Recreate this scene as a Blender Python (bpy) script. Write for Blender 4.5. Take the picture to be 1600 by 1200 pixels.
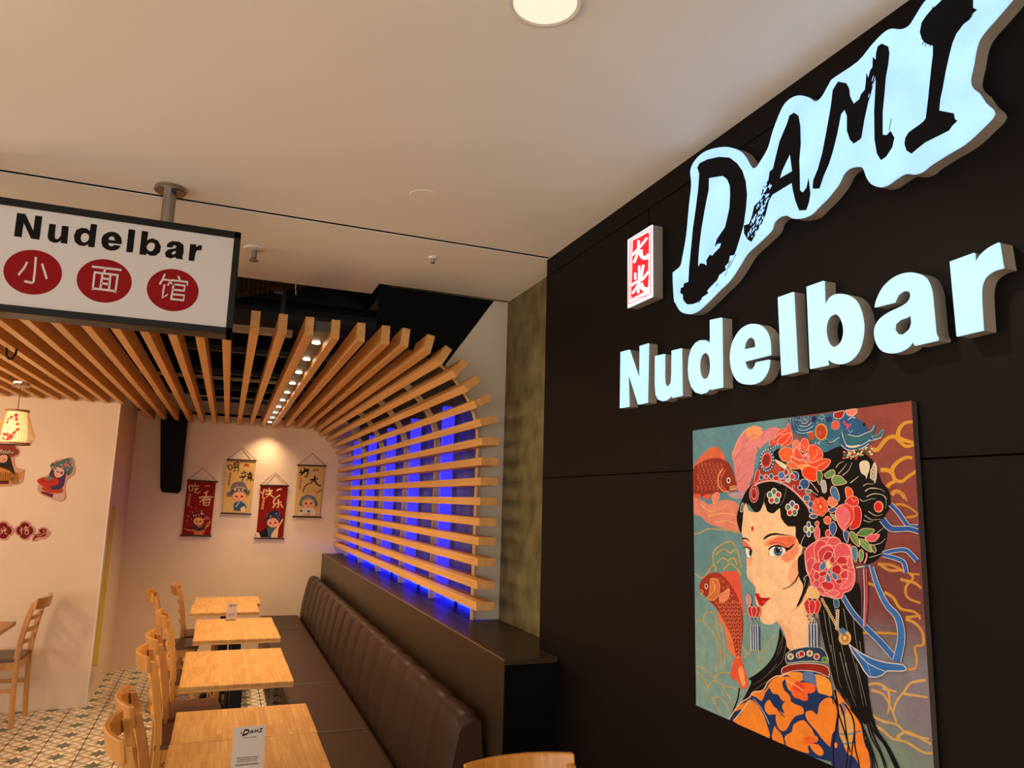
import bpy, math, random
from math import sin, cos, pi, radians
from mathutils import Vector, Matrix
from mathutils.geometry import tessellate_polygon
random.seed(7)
for o in list(bpy.data.objects): bpy.data.objects.remove(o)
SC = bpy.context.scene
COL = SC.collection

# ---------------------------------------------------------------- camera
EYE = Vector((0, 0, 1.64)); FPX = 1139.84; YAW, PIT, ROL = 0.371335, 0.161028, 0.0275659
_f = Vector((sin(YAW)*cos(PIT), cos(YAW)*cos(PIT), sin(PIT))); _r0 = Vector((cos(YAW), -sin(YAW), 0)); _u0 = _r0.cross(_f)
_r = cos(ROL)*_r0 + sin(ROL)*_u0; _u = -sin(ROL)*_r0 + cos(ROL)*_u0
cam = bpy.data.cameras.new('camera'); co = bpy.data.objects.new('camera', cam); COL.objects.link(co)
m = Matrix((( _r.x, _u.x, -_f.x, EYE.x), (_r.y, _u.y, -_f.y, EYE.y), (_r.z, _u.z, -_f.z, EYE.z), (0, 0, 0, 1)))
co.matrix_world = m; cam.sensor_width = 36; cam.lens = FPX*36/1600; cam.clip_start = 0.02
SC.camera = co
# ---------------------------------------------------------------- world, exposure
w = bpy.data.worlds.new('world'); SC.world = w; w.use_nodes = True
w.node_tree.nodes['Background'].inputs[0].default_value = (1.0, 0.90, 0.80, 1)
w.node_tree.nodes['Background'].inputs[1].default_value = 2.35
SC.view_settings.view_transform = 'Standard'; SC.view_settings.look = 'None'
SC.view_settings.gamma = 1; SC.view_settings.exposure = 0.0
SC.view_settings.use_curve_mapping = False
CEIL = 2.698
# ---------------------------------------------------------------- lamps off the frame or with no body of their own
def lamp(name, kind, loc, power, col, size=0.1, rot=(0, 0, 0), spot=None, sy=None, blend=0.6):
    l = bpy.data.lights.new(name, kind); l.energy = power; l.color = col
    if kind == 'AREA':
        l.size = size
        if sy: l.shape = 'RECTANGLE'; l.size_y = sy
    else: l.shadow_soft_size = size
    if kind == 'SPOT': l.spot_size = radians(spot); l.spot_blend = blend
    o = bpy.data.objects.new(name, l); o.location = loc; o.rotation_euler = rot; COL.objects.link(o)
    return o
WARM = (1.0, 0.66, 0.36); WARM2 = (1.0, 0.80, 0.58)
for i, (x, y) in enumerate([(-1.6, -0.6), (0.3, -0.9), (-2.6, 1.4)]):          # hall downlights behind the camera
    lamp('hall_downlight_light', 'SPOT', (x, y, CEIL-0.02), 120, WARM2, 0.08, spot=140)
for x, y, e in [(-2.35, 4.4, 40), (-2.1, 5.5, 10), (-3.2, 3.4, 40)]:          # unseen warm lamps added on the left, to light the left wall orange
    lamp('left_fill_light', 'POINT', (x, y, 1.95), e, WARM, 0.12)

# ---------------------------------------------------------------- pixel helpers: a point of the photograph on a real plane
def ray(x, y): return _r*((x-800)/FPX) - _u*((y-600)/FPX) + _f
def onX(x, y, X): d = ray(x, y); return EYE + d*((X-EYE.x)/d.x)
def onY(x, y, Y): d = ray(x, y); return EYE + d*((Y-EYE.y)/d.y)
def onZ(x, y, Z): d = ray(x, y); return EYE + d*((Z-EYE.z)/d.z)
def crop(ox, oy, s): return lambda pts: [(ox+x/s, oy+y/s) for x, y in pts]
def lin(c): return tuple(((v/255)/12.92 if v/255 <= .04045 else ((v/255+.055)/1.055)**2.4) for v in c)

# ---------------------------------------------------------------- materials
MATS = {}
def mat(name, col, rough=0.5, metal=0.0, emit=None, es=1.0, spec=0.5, noise=0.0, nscale=8, bump=0.0, bscale=40, stretch=(1, 1, 1), coat=0):
    if name in MATS: return MATS[name]
    M = bpy.data.materials.new(name); M.use_nodes = True; nt = M.node_tree; b = nt.nodes['Principled BSDF']
    b.inputs['Base Color'].default_value = (*col, 1); b.inputs['Roughness'].default_value = rough
    b.inputs['Metallic'].default_value = metal; b.inputs['Specular IOR Level'].default_value = spec
    b.inputs['Coat Weight'].default_value = coat
    if emit: b.inputs['Emission Color'].default_value = (*emit, 1); b.inputs['Emission Strength'].default_value = es
    if noise or bump:
        tc = nt.nodes.new('ShaderNodeTexCoord'); mp = nt.nodes.new('ShaderNodeMapping'); mp.inputs['Scale'].default_value = stretch
        nt.links.new(tc.outputs['Object'], mp.inputs[0])
    if noise:
        n = nt.nodes.new('ShaderNodeTexNoise'); n.inputs['Scale'].default_value = nscale; n.inputs['Detail'].default_value = 5
        r = nt.nodes.new('ShaderNodeMapRange'); r.inputs[1].default_value = .25; r.inputs[2].default_value = .75
        r.inputs[3].default_value = 1-noise; r.inputs[4].default_value = 1+noise
        v = nt.nodes.new('ShaderNodeVectorMath'); v.operation = 'SCALE'; v.inputs[0].default_value = col
        nt.links.new(mp.outputs[0], n.inputs[0]); nt.links.new(n.outputs[0], r.inputs[0]); nt.links.new(r.outputs[0], v.inputs['Scale'])
        nt.links.new(v.outputs[0], b.inputs['Base Color'])
        if emit:
            v2 = nt.nodes.new('ShaderNodeVectorMath'); v2.operation = 'SCALE'; v2.inputs[0].default_value = emit
            nt.links.new(r.outputs[0], v2.inputs['Scale']); nt.links.new(v2.outputs[0], b.inputs['Emission Color'])
    if bump:
        n2 = nt.nodes.new('ShaderNodeTexNoise'); n2.inputs['Scale'].default_value = bscale; n2.inputs['Detail'].default_value = 4
        bp = nt.nodes.new('ShaderNodeBump'); bp.inputs['Strength'].default_value = bump; bp.inputs['Distance'].default_value = .004
        nt.links.new(mp.outputs[0], n2.inputs[0]); nt.links.new(n2.outputs[0], bp.inputs['Height']); nt.links.new(bp.outputs[0], b.inputs['Normal'])
    MATS[name] = M; return M
def wood(name, ca, cb, axis=1, scale=1.0, rough=.42, coat=0.15):
    if name in MATS: return MATS[name]
    M = bpy.data.materials.new(name); M.use_nodes = True; nt = M.node_tree; b = nt.nodes['Principled BSDF']
    N = nt.nodes.new; L = nt.links.new
    tc = N('ShaderNodeTexCoord'); mp = N('ShaderNodeMapping'); s = [60*scale]*3; s[axis] = 2.5*scale; mp.inputs['Scale'].default_value = s
    oi = N('ShaderNodeObjectInfo'); cx = N('ShaderNodeCombineXYZ'); ml = N('ShaderNodeMath'); ml.operation = 'MULTIPLY'; ml.inputs[1].default_value = 37
    L(oi.outputs['Random'], ml.inputs[0]); [L(ml.outputs[0], cx.inputs[i]) for i in range(3)]; L(cx.outputs[0], mp.inputs['Location'])
    n = N('ShaderNodeTexNoise'); n.inputs['Scale'].default_value = 1; n.inputs['Detail'].default_value = 6; n.inputs['Distortion'].default_value = .4
    cr = N('ShaderNodeValToRGB'); cr.color_ramp.elements[0].position = .32; cr.color_ramp.elements[1].position = .68
    cr.color_ramp.elements[0].color = (*ca, 1); cr.color_ramp.elements[1].color = (*cb, 1)
    L(tc.outputs['Object'], mp.inputs[0]); L(mp.outputs[0], n.inputs[0]); L(n.outputs[0], cr.inputs[0]); L(cr.outputs[0], b.inputs['Base Color'])
    b.inputs['Roughness'].default_value = rough; b.inputs['Coat Weight'].default_value = coat; b.inputs['Coat Roughness'].default_value = .25
    MATS[name] = M; return M
def mat_bamboo():
    M = bpy.data.materials.new('bamboo_parquet'); M.use_nodes = True; nt = M.node_tree; b = nt.nodes['Principled BSDF']; N = nt.nodes.new; L = nt.links.new
    tc = N('ShaderNodeTexCoord'); mp = N('ShaderNodeMapping'); mp.inputs['Rotation'].default_value = (0, 0, pi/2)
    L(tc.outputs['Object'], mp.inputs[0])
    br = N('ShaderNodeTexBrick'); br.inputs['Scale'].default_value = 1; br.inputs['Mortar Size'].default_value = .0006; br.inputs['Brick Width'].default_value = .14
    br.inputs['Row Height'].default_value = .021; br.inputs['Bias'].default_value = 0
    br.inputs['Color1'].default_value = (.47, .22, .052, 1); br.inputs['Color2'].default_value = (.60, .31, .088, 1); br.inputs['Mortar'].default_value = (.38, .17, .05, 1)
    L(mp.outputs[0], br.inputs[0])
    m2 = N('ShaderNodeMapping'); m2.inputs['Scale'].default_value = (110, 6, 20); L(tc.outputs['Object'], m2.inputs[0])
    n = N('ShaderNodeTexNoise'); n.inputs['Scale'].default_value = 1; L(m2.outputs[0], n.inputs[0])
    r = N('ShaderNodeMapRange'); r.inputs[1].default_value = .3; r.inputs[2].default_value = .7; r.inputs[3].default_value = .86; r.inputs[4].default_value = 1.12; L(n.outputs[0], r.inputs[0])
    v = N('ShaderNodeVectorMath'); v.operation = 'SCALE'; L(br.outputs['Color'], v.inputs[0]); L(r.outputs[0], v.inputs['Scale']); L(v.outputs[0], b.inputs['Base Color'])
    b.inputs['Roughness'].default_value = .38; return M
def mat_tiles():
    M = bpy.data.materials.new('star_floor_tiles'); M.use_nodes = True; nt = M.node_tree; b = nt.nodes['Principled BSDF']; L = nt.links.new
    def N(t, op=None, *v):
        n = nt.nodes.new(t)
        if op: n.operation = op
        for i, x in enumerate(v):
            if isinstance(x, (int, float)): n.inputs[i].default_value = x
            elif x is not None: L(x, n.inputs[i])
        return n.outputs[0]
    A = lambda op, *v: N('ShaderNodeMath', op, *v)
    tc = nt.nodes.new('ShaderNodeTexCoord'); sp = nt.nodes.new('ShaderNodeSeparateXYZ'); L(tc.outputs['Object'], sp.inputs[0])
    def cell(o, off): return A('SUBTRACT', A('FRACT', A('DIVIDE', A('ADD', o, off), .2275)), .5)
    u = A('ABSOLUTE', cell(sp.outputs[0], 1.157+.2275*30)); v = A('ABSOLUTE', cell(sp.outputs[1], .035+.2275*30))
    cu = A('SUBTRACT', .5, u); cv = A('SUBTRACT', .5, v)
    mx = A('MAXIMUM', u, v); mn = A('MINIMUM', u, v)
    # eight-point centre star: two overlapping four-point stars
    s1 = A('LESS_THAN', A('ADD', A('MULTIPLY', mn, 2.7), mx), .34)
    p = A('MULTIPLY', A('ADD', u, v), .7071); q = A('MULTIPLY', A('ABSOLUTE', A('SUBTRACT', u, v)), .7071)
    s2 = A('LESS_THAN', A('ADD', A('MULTIPLY', q, 2.7), p), .25)
    star = A('MAXIMUM', s1, s2)
    cmx = A('MAXIMUM', cu, cv); cmn = A('MINIMUM', cu, cv)
    cstar = A('LESS_THAN', A('ADD', A('MULTIPLY', cmn, 3.6), cmx), .17)
    green = A('MAXIMUM', star, cstar)
    # taupe ribbons: from the corners towards the centre and round the middle of each side
    d1 = A('LESS_THAN', q, .052)
    d2 = A('LESS_THAN', A('ABSOLUTE', A('SUBTRACT', A('ADD', mn, mx), .52)), .078)
    band = A('MAXIMUM', A('MULTIPLY', d1, A('GREATER_THAN', p, .1)), d2)
    joint = A('LESS_THAN', cu, .014)
    jy = A('LESS_THAN', cv, .004)
    def mix(f, a, c):
        n = nt.nodes.new('ShaderNodeMix'); n.data_type = 'RGBA'; L(f, n.inputs[0])
        if isinstance(a, tuple): n.inputs[6].default_value = (*a, 1)
        else: L(a, n.inputs[6])
        n.inputs[7].default_value = (*c, 1); return n.outputs[2]
    c = mix(band, (.74, .64, .48), (.42, .30, .20)); c = mix(green, c, (.10, .115, .085)); c = mix(jy, c, (.2, .16, .12)); c = mix(joint, c, (.018, .016, .014))
    L(c, b.inputs['Base Color']); b.inputs['Roughness'].default_value = .32
    return M
def mat_art(name, rough=.55, gain=(1, 1, 1), var=.10, nscale=45):
    M = bpy.data.materials.new(name); M.use_nodes = True; nt = M.node_tree; b = nt.nodes['Principled BSDF']; N = nt.nodes.new; L = nt.links.new
    a = N('ShaderNodeVertexColor'); a.layer_name = 'Col'
    tc = N('ShaderNodeTexCoord'); n = N('ShaderNodeTexNoise'); n.inputs['Scale'].default_value = nscale; n.inputs['Detail'].default_value = 6; L(tc.outputs['Object'], n.inputs[0])
    r = N('ShaderNodeMapRange'); r.inputs[1].default_value = .3; r.inputs[2].default_value = .7; r.inputs[3].default_value = 1-var; r.inputs[4].default_value = 1+var; L(n.outputs[0], r.inputs[0])
    v = N('ShaderNodeVectorMath'); v.operation = 'SCALE'; L(a.outputs[0], v.inputs[0]); L(r.outputs[0], v.inputs['Scale'])
    g = N('ShaderNodeVectorMath'); g.operation = 'MULTIPLY'; g.inputs[1].default_value = gain; L(v.outputs[0], g.inputs[0])
    L(g.outputs[0], b.inputs['Base Color']); b.inputs['Roughness'].default_value = rough; b.inputs['Specular IOR Level'].default_value = .1
    return M

M_ceil = mat('ceiling_paint', (.88, .85, .80), .7, noise=.02, nscale=2)
M_wall = mat('plaster_wall', (.76, .575, .415), .75, noise=.03, nscale=3)
M_white = mat('white_panel', (.62, .55, .44), .6, noise=.03, nscale=5)
M_dark = mat('dark_panel', (.0032, .0016, .0015), .55, noise=.12, nscale=14, bump=.1, bscale=300, spec=.13)
M_joint = mat('joint_black', (.0006, .0005, .0005), .9, spec=0.0)
M_olive = mat('olive_stucco', (.150, .122, .050), .55, spec=.2, noise=.5, nscale=9, bump=.5, bscale=18)
M_void = mat('plenum_black', (.002, .002, .002), .95, spec=.05)
M_board = mat('black_board', (.0035, .0038, .006), .8, spec=.1)
M_bulk = mat('bulkhead_beige', (.45, .36, .25), .8)
M_slat = wood('slat_wood', (.57, .275, .075), (.71, .365, .11), 1, .5, .5, .05)
M_rib = wood('rib_wood', (.60, .38, .17), (.72, .48, .24), 2, .5)
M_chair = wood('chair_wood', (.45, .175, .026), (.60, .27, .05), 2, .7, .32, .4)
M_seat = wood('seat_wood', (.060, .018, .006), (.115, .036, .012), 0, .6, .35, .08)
M_bamboo = mat_bamboo(); M_edge = wood('table_edge_wood', (.5, .25, .08), (.62, .33, .12), 0, .8)
M_tile = mat_tiles()
M_black = mat('black_metal', (.004, .004, .004), .4, spec=.25)
M_steel = mat('brushed_steel', (.33, .30, .27), .28, 1.0, noise=.1, nscale=30, stretch=(6, 6, .5))
M_chrome = mat('chrome', (.7, .66, .6), .1, 1.0)
M_leather = mat('brown_leather', (.034, .017, .011), .42, spec=.18, noise=.08, nscale=20, bump=.12, bscale=160)
M_ledge = mat('ledge_laminate', (.034, .020, .011), .38, spec=.22, noise=.06, nscale=20, bump=.08, bscale=220)
M_plinth = mat('dark_plinth', (.0015, .0013, .0012), .6, spec=.08)
M_spk = mat('black_box', (.0025, .0012, .0010), .6, spec=.12)
M_return = mat('letter_return', (.27, .235, .195), .5, spec=.2)
M_face = mat('lit_acrylic', (.10, .12, .14), .3, spec=.2, emit=(.47, .84, 1.35), es=1.0, noise=.12, nscale=9)
M_faceN = mat('lit_acrylic_letters', (.10, .12, .13), .3, spec=.2, emit=(.56, .95, 1.20), es=1.0, noise=.08, nscale=7)
M_vinyl = mat('black_vinyl', (.003, .003, .005), .6, spec=.1)
M_redlit = mat('lit_red_vinyl', (.5, .01, .02), .4, emit=(.86, .01, .02), es=.9)
M_whitelit = mat('lit_white', (.5, .5, .5), .4, emit=(.70, .88, .95), es=1.0)
M_trim = mat('white_trim', (.78, .74, .68), .45)
M_lampw = mat('lamp_face', (.8, .8, .8), .4, emit=(1.0, .86, .62), es=9)
M_spotl = mat('track_lamp_face', (.8, .8, .8), .4, emit=(1.0, .83, .52), es=14)
M_led = mat('blue_led_diffuser', (.05, .06, .5), .4, emit=(.017, .012, 1.0), es=2.8)
M_signface = mat('sign_white', (.60, .57, .57), .4, noise=.01)
M_signblk = mat('sign_letter_black', (.005, .004, .004), .5, spec=.1)
M_signred = mat('sign_red', (.25, .005, .007), .5, spec=.1)
M_yellow = mat('yellow_tape', (.60, .44, .006), .5, noise=.05)
M_art = mat_art('painting_colours', .5, (.95, 1.03, 1.12), .11, 45)
M_print = mat_art('printed_colours', .6, (1, 1, 1), .05, 60)
M_rod = wood('scroll_rod', (.03, .008, .006), (.05, .014, .01), 0, .8)
M_cord = mat('cord_brown', (.12, .06, .035), .8)
M_card = mat('card_acrylic', (.46, .40, .37), .25)

# ---------------------------------------------------------------- mesh helpers
class MB:
    def __init__(s): s.v = []; s.f = []; s.m = []; s.c = []; s.mi = 0; s.col = None
    def add(s, vs, fs):
        o = len(s.v); s.v += [tuple(p) for p in vs]
        for f in fs: s.f.append([i+o for i in f]); s.m.append(s.mi); s.c.append(s.col)
        return s
    def box(s, x0, x1, y0, y1, z0, z1):
        return s.add([(x0, y0, z0), (x1, y0, z0), (x1, y1, z0), (x0, y1, z0), (x0, y0, z1), (x1, y0, z1), (x1, y1, z1), (x0, y1, z1)],
              [(0, 3, 2, 1), (4, 5, 6, 7), (0, 1, 5, 4), (1, 2, 6, 5), (2, 3, 7, 6), (3, 0, 4, 7)])
    def sweep(s, rings, closed=True, cap=True):     # list of rings of equal length
        n = len(rings[0]); vs = [p for r in rings for p in r]; fs = []
        for i in range(len(rings)-1):
            for j in range(n if closed else n-1):
                k = (j+1) % n; fs.append((i*n+j, i*n+k, (i+1)*n+k, (i+1)*n+j))
        if cap and closed: fs.append(tuple(range(n))[::-1]); fs.append(tuple((len(rings)-1)*n+j for j in range(n)))
        return s.add(vs, fs)
    def tube(s, pts, r, n=10):
        pts = [Vector(p) for p in pts]; rings = []
        for i, p in enumerate(pts):
            d = (pts[min(i+1, len(pts)-1)]-pts[max(i-1, 0)]).normalized()
            a = d.cross(Vector((0, 0, 1)) if abs(d.z) < .9 else Vector((1, 0, 0))).normalized(); b = d.cross(a)
            rr = r[i] if isinstance(r, (list, tuple)) else r
            rings.append([p+a*rr*cos(2*pi*j/n)+b*rr*sin(2*pi*j/n) for j in range(n)])
        return s.sweep(rings)
    def lathe(s, prof, c=(0, 0), n=24):
        rings = [[(c[0]+r*cos(2*pi*j/n), c[1]+r*sin(2*pi*j/n), z) for j in range(n)] for r, z in prof]
        return s.sweep(rings)
    def poly(s, loops):                              # filled planar polygon with holes, 3D points
        loops = [[Vector(p) for p in l] for l in loops]; tri = tessellate_polygon(loops)
        return s.add([p for l in loops for p in l], tri)
    def extrude(s, loops, d, mside=None):            # loops 3D, extruded by vector d; front at loops
        loops = [[Vector(p) for p in l] for l in loops]; d = Vector(d); tri = tessellate_polygon(loops)
        flat = [p for l in loops for p in l]; n = len(flat)
        s.add(flat, tri); keep = s.mi
        if mside is not None: s.mi = mside
        s.add([p+d for p in flat], tri)
        for l in loops:
            k = len(l); s.add(list(l)+[p+d for p in l], [(i, (i+1) % k, (i+1) % k+k, i+k) for i in range(k)])
        s.mi = keep; return s
    def build(s, name, mats, parent=None, smooth=False, bevel=0, loc=None):
        me = bpy.data.meshes.new(name); me.from_pydata(s.v, [], s.f)
        for M in (mats if isinstance(mats, (list, tuple)) else [mats]): me.materials.append(M)
        for p, i in zip(me.polygons, s.m): p.material_index = i
        if any(c is not None for c in s.c):
            a = me.color_attributes.new('Col', 'FLOAT_COLOR', 'CORNER')
            for p, c in zip(me.polygons, s.c):
                for li in p.loop_indices:
                    a.data[li].color = (*(c or (0, 0, 0)), 1)
        me.update()
        import bmesh
        if not s.c[0]:
            bm = bmesh.new(); bm.from_mesh(me); bmesh.ops.recalc_face_normals(bm, faces=bm.faces); bm.to_mesh(me); bm.free()
        if smooth:
            for p in me.polygons: p.use_smooth = True
        o = bpy.data.objects.new(name, me); COL.objects.link(o)
        if parent: o.parent = parent
        if loc: o.location = loc
        if bevel:
            b = o.modifiers.new('bevel', 'BEVEL'); b.width = bevel; b.segments = 2; b.limit_method = 'ANGLE'; b.angle_limit = radians(40)
            if smooth: pass
        if smooth:
            e = o.modifiers.new('split', 'EDGE_SPLIT'); e.split_angle = radians(38)
        return o
def tag(o, label, cat, group=None):
    o['label'] = label; o['category'] = cat
    if group: o['group'] = group
    return o
def empty(name, loc, label, cat, group=None, rz=0):
    o = bpy.data.objects.new(name, None); o.location = loc; o.rotation_euler = (0, 0, rz); o.empty_display_size = .1; COL.objects.link(o)
    return tag(o, label, cat, group)
def struct(o): o['kind'] = 'structure'; return o
def dup(root, loc, rz=0, label=None, group=None):
    r = root.copy(); COL.objects.link(r); r.location = loc; r.rotation_euler = (0, 0, rz)
    if label: r['label'] = label
    if group: r['group'] = group
    for ch in list(root.children):
        c = ch.copy(); COL.objects.link(c); c.parent = r
        for g in list(ch.children): d = g.copy(); COL.objects.link(d); d.parent = c
    return r
def smoothc(pts, k=4, closed=True):
    n = len(pts); out = []
    rng = range(n) if closed else range(n-1)
    for i in rng:
        g = (lambda j: pts[j % n]) if closed else (lambda j: pts[max(0, min(n-1, j))])
        a, b, c, d = g(i-1), g(i), g(i+1), g(i+2)
        for t in [q/k for q in range(k)]:
            out.append(tuple(.5*((2*b[e])+(-a[e]+c[e])*t+(2*a[e]-5*b[e]+4*c[e]-d[e])*t*t+(-a[e]+3*b[e]-3*c[e]+d[e])*t**3) for e in range(2)))
    if not closed: out.append(tuple(pts[-1]))
    return out

# ================================================================ STRUCTURE
XW, XO = 1.25, 1.345; YB = 7.99; YP = 6.70; XP = -.83; YS = 3.30; ZL = 1.062
struct(MB().box(-7, 1.5, -3.5, 8.1, -.1, 0).build('floor', M_tile))
c = MB(); c.box(-7, 1.5, -3.5, 2.786, CEIL, CEIL+.12); struct(c.build('ceiling', M_ceil))
c = MB(); c.box(-7, .645, 2.812, 3.715, CEIL, CEIL+.05).box(.645, 1.5, 2.812, 3.517, CEIL, CEIL+.05); struct(c.build('ceiling', M_ceil))
struct(MB().box(-7, 1.249, 2.7865, 2.8115, CEIL+.004, CEIL+.06).build('trim_1', M_joint))
dw = MB().box(XW, 1.5, -3.5, 2.825, 0, CEIL).build('wall_right', M_dark); struct(dw)
# joints between the dark panels: fine grooves standing just proud
j = MB(); zj = 1.64+.03
pj = onX(853, 748, XW); zj1 = onX(1083, 742, XW).z; zj2 = onX(1500, 714, XW).z
j.box(XW-.0015, XW, -3.4, 2.82, zj2-.0015, zj2+.0015).box(XW-.0015, XW, -3.4, 2.82, 2.62, 2.6212).box(XW-.0015, XW, onX(1014, 320, XW).y-.0006, onX(1014, 320, XW).y+.0006, 2.50, 2.62).box(XW-.0015, XW, .1, .1015, 0, 2.6)
struct(j.build('trim_2', M_joint))
struct(MB().box(XO, 1.5, 2.83, YB, 0, CEIL+1.0).build('wall_right', M_olive))
struct(MB().box(-.86, 1.5, YB, 8.1, 0, 2.432).build('wall_back', M_wall))
struct(MB().box(-7, XP, YP, 8.1, 0, 2.50).build('wall_left', M_wall))
struct(MB().box(XP-.004, XP+.004, YP-.004, YP+.045, .0, 2.42).build('trim_3', mat('corner_bead', (.80, .72, .60), .5)))
# open plenum over the slats
pv = MB(); pv.box(-7, 1.5, 2.85, 8.6, 3.7, 3.75).box(-7, 1.5, 8.5, 8.6, 2.3, 3.7).box(-7.1, -7, 2.85, 8.6, 2.6, 3.7).box(-7, .645, 3.74, 3.76, CEIL+.06, 3.7)
struct(pv.build('ceiling', M_void))
struct(MB().box(-.83, .62, 7.72, 7.98, 2.455, 2.60).build('trim_4', M_bulk))
struct(MB().box(-1.0, .5, 8.0, 8.08, 2.44, 2.9).build('trim_5', M_void))

# ---------------------------------------------------------------- arch of slats
px_arch = [(686.5, 565.7), (709.4, 584), (727.8, 606.9), (742.4, 631.7), (750.7, 660.1), (752, 689.4), (751.6, 720.6), (750.6, 752), (750.2, 783.3), (748.7, 815.4), (747, 846), (745.9, 878.6), (744.8, 914.4), (743.7, 948)]
px_out = [(703, 541), (729, 562), (750, 589), (767, 620), (777, 654), (779, 690)]
inner = []
for i, q in enumerate(px_arch):
    p = onY(*q, YS)
    if i >= 5: p.x = 1.138
    if i < 6:
        o = onY(*px_out[i], YS); d = Vector((o.x-p.x, o.z-p.z)).normalized()
    else: d = Vector((1, 0))
    inner.append((p.x, p.z, d.x, d.y))
SLD, SLW = .088, .038
def slat_obj(x0, z0, x1, z1, dx, dz, y0, y1, name, label, group):
    nx, nz = dz, -dx
    h = SLW/2
    def ring(x, z, y): return [(x-nx*h, y, z-nz*h), (x+nx*h, y, z+nz*h), (x+nx*h+dx*SLD, y, z+nz*h+dz*SLD), (x-nx*h+dx*SLD, y, z-nz*h+dz*SLD)]
    m = MB().sweep([ring(x0, z0, y0), ring(x1, z1, y1)])
    o = m.build(name, M_slat, bevel=.0015)
    return tag(o, label, 'slat', group)
ordn = ['lowest', 'second', 'third', 'fourth', 'fifth', 'sixth', 'seventh', 'eighth', 'ninth', 'tenth', 'eleventh', 'twelfth', 'thirteenth', 'fourteenth']
for i, (x, z, dx, dz) in enumerate(inner):
    k = len(inner)-1-i
    lab = 'long pale wooden slat of the blue lit wall screen, ' + ('the lowest, just over the ledge' if k == 0 else ordn[k]+' up from the ledge')
    slat_obj(x, z, x+(.0 if i > 4 else .012), z, dx, dz, YS, YB-.004, 'wooden_slat', lab, 'wooden slats of the curved wall screen')
rk = ['first', 'second', 'third', 'fourth', 'fifth', 'sixth', 'seventh', 'eighth', 'ninth', 'tenth', 'eleventh', 'twelfth', 'thirteenth', 'fourteenth', 'fifteenth', 'sixteenth', 'seventeenth', 'eighteenth', 'nineteenth', 'twentieth', 'twenty-first', 'twenty-second', 'twenty-third', 'twenty-fourth', 'twenty-fifth', 'twenty-sixth', 'twenty-seventh', 'twenty-eighth', 'twenty-ninth', 'thirtieth']
cs = [(.848, 2.330, .22, .975), (.739, 2.347, .08, .997)] + [(.650-.1148*i, 2.349, 0, 1) for i in range(28)]
for i, (x, z, dx, dz) in enumerate(cs):
    ye = YB-.004
    xe = x+.035
    if x+.035*(YP-YS)/4.7 < XP+.02: ye = YP-.003; xe = x+.035*(YP-YS)/4.7
    side = 'just right of the downlight strip' if i == 4 else ('just left of the downlight strip' if i == 5 else 'the %s leftwards from the bend of the arch' % rk[i])
    slat_obj(x, z, xe, z, dx, dz, YS, ye, 'ceiling_slat', 'pale wooden ceiling slat, '+side, 'wooden slats of the ceiling')
# rib curve = inner curve pushed out by .068
curve = [(x+dx*.068, z+dz*.068) for x, z, dx, dz in inner]
curve = smoothc([(inner[-1][0]+.068, ZL+.002)]+curve[::-1], 4, closed=False)      # from ledge up
for i, yr in enumerate([4.365, 5.186, 6.006, 6.826, 7.64]):
    top = [(x, yr, z) for x, z in curve]
    def outp(j):
        a = Vector(curve[max(j-1, 0)]); b_ = Vector(curve[min(j+1, len(curve)-1)]); d = (b_-a).normalized(); n = Vector((d.y, -d.x)); return n
    outr = [(x+outp(j).x*.036, yr, z+outp(j).y*.036) for j, (x, z) in enumerate(curve)]
    loops = [top+outr[::-1]]
    t = tag(MB().extrude(loops, (0, .018, 0)).build('arch_rib', M_rib), 'thin curved plywood rib behind the wall slats, the %s from the white end panel' % rk[i], 'rib', 'plywood ribs of the wall screen')
# end panel and black board
dlow = onY(696, 570, 3.545)
cpts = [(x, z) for x, z in curve]
wp = [(x, 3.545, z) for x, z in cpts if not (z > 2.0 and x < dlow.x)]
loop = wp + [(dlow.x, 3.545, dlow.z), (1.266, 3.545, CEIL-.001), (XO-.001, 3.545, CEIL-.001), (XO-.001, 3.545, ZL+.001)]
struct(MB().extrude([loop], (0, .02, 0)).build('wall_end', M_white))
e = MB(); e.sweep([[(x-.007, 3.530, z), (x+.001, 3.530, z), (x+.001, 3.566, z), (x-.007, 3.566, z)] for x, z in cpts[:-1]]); 
tag(e.build('edge_strip', M_rib), 'thin pale wooden edging along the curved white end panel', 'trim strip')
bl = [(.652, 3.546, 2.45), (dlow.x-.002, 3.546, dlow.z), (1.262, 3.546, CEIL-.001), (.652, 3.546, CEIL-.001)]
struct(MB().extrude([bl], (0, .02, 0)).build('trim_6', M_board))
# blue LED bars in front of the wall behind the ribs
for i, yr in enumerate([4.365, 5.186, 6.006, 6.826, 7.64]):
    t = tag(MB().box(1.243, 1.318, yr-.012, yr+.012, ZL+.004, 2.22).build('led_bar', M_led, bevel=.003), 'tall glowing blue light bar behind the wall slats, the %s from the white end panel' % rk[i], 'light', 'blue light bars behind the slats')
fl = tag(MB().box(1.30, 1.342, 3.62, 7.9, ZL+.003, ZL+.02).build('led_strip', mat('blue_led_strip', (.02, .03, .4), .4, emit=(.003, .016, 1.0), es=11)), 'glowing blue light strip lying along the back of the ledge', 'light')
# small brackets on the ledge under the lowest slats
for k, y in enumerate([4.02, 4.86, 5.68]):
    tag(MB().box(1.262, 1.276, y, y+.014, ZL+.001, 1.150).build('slat_bracket', M_black), 'small dark bracket on the ledge below the lowest slat, the %s from the right' % rk[k], 'bracket', 'slat brackets on the ledge')
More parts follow.
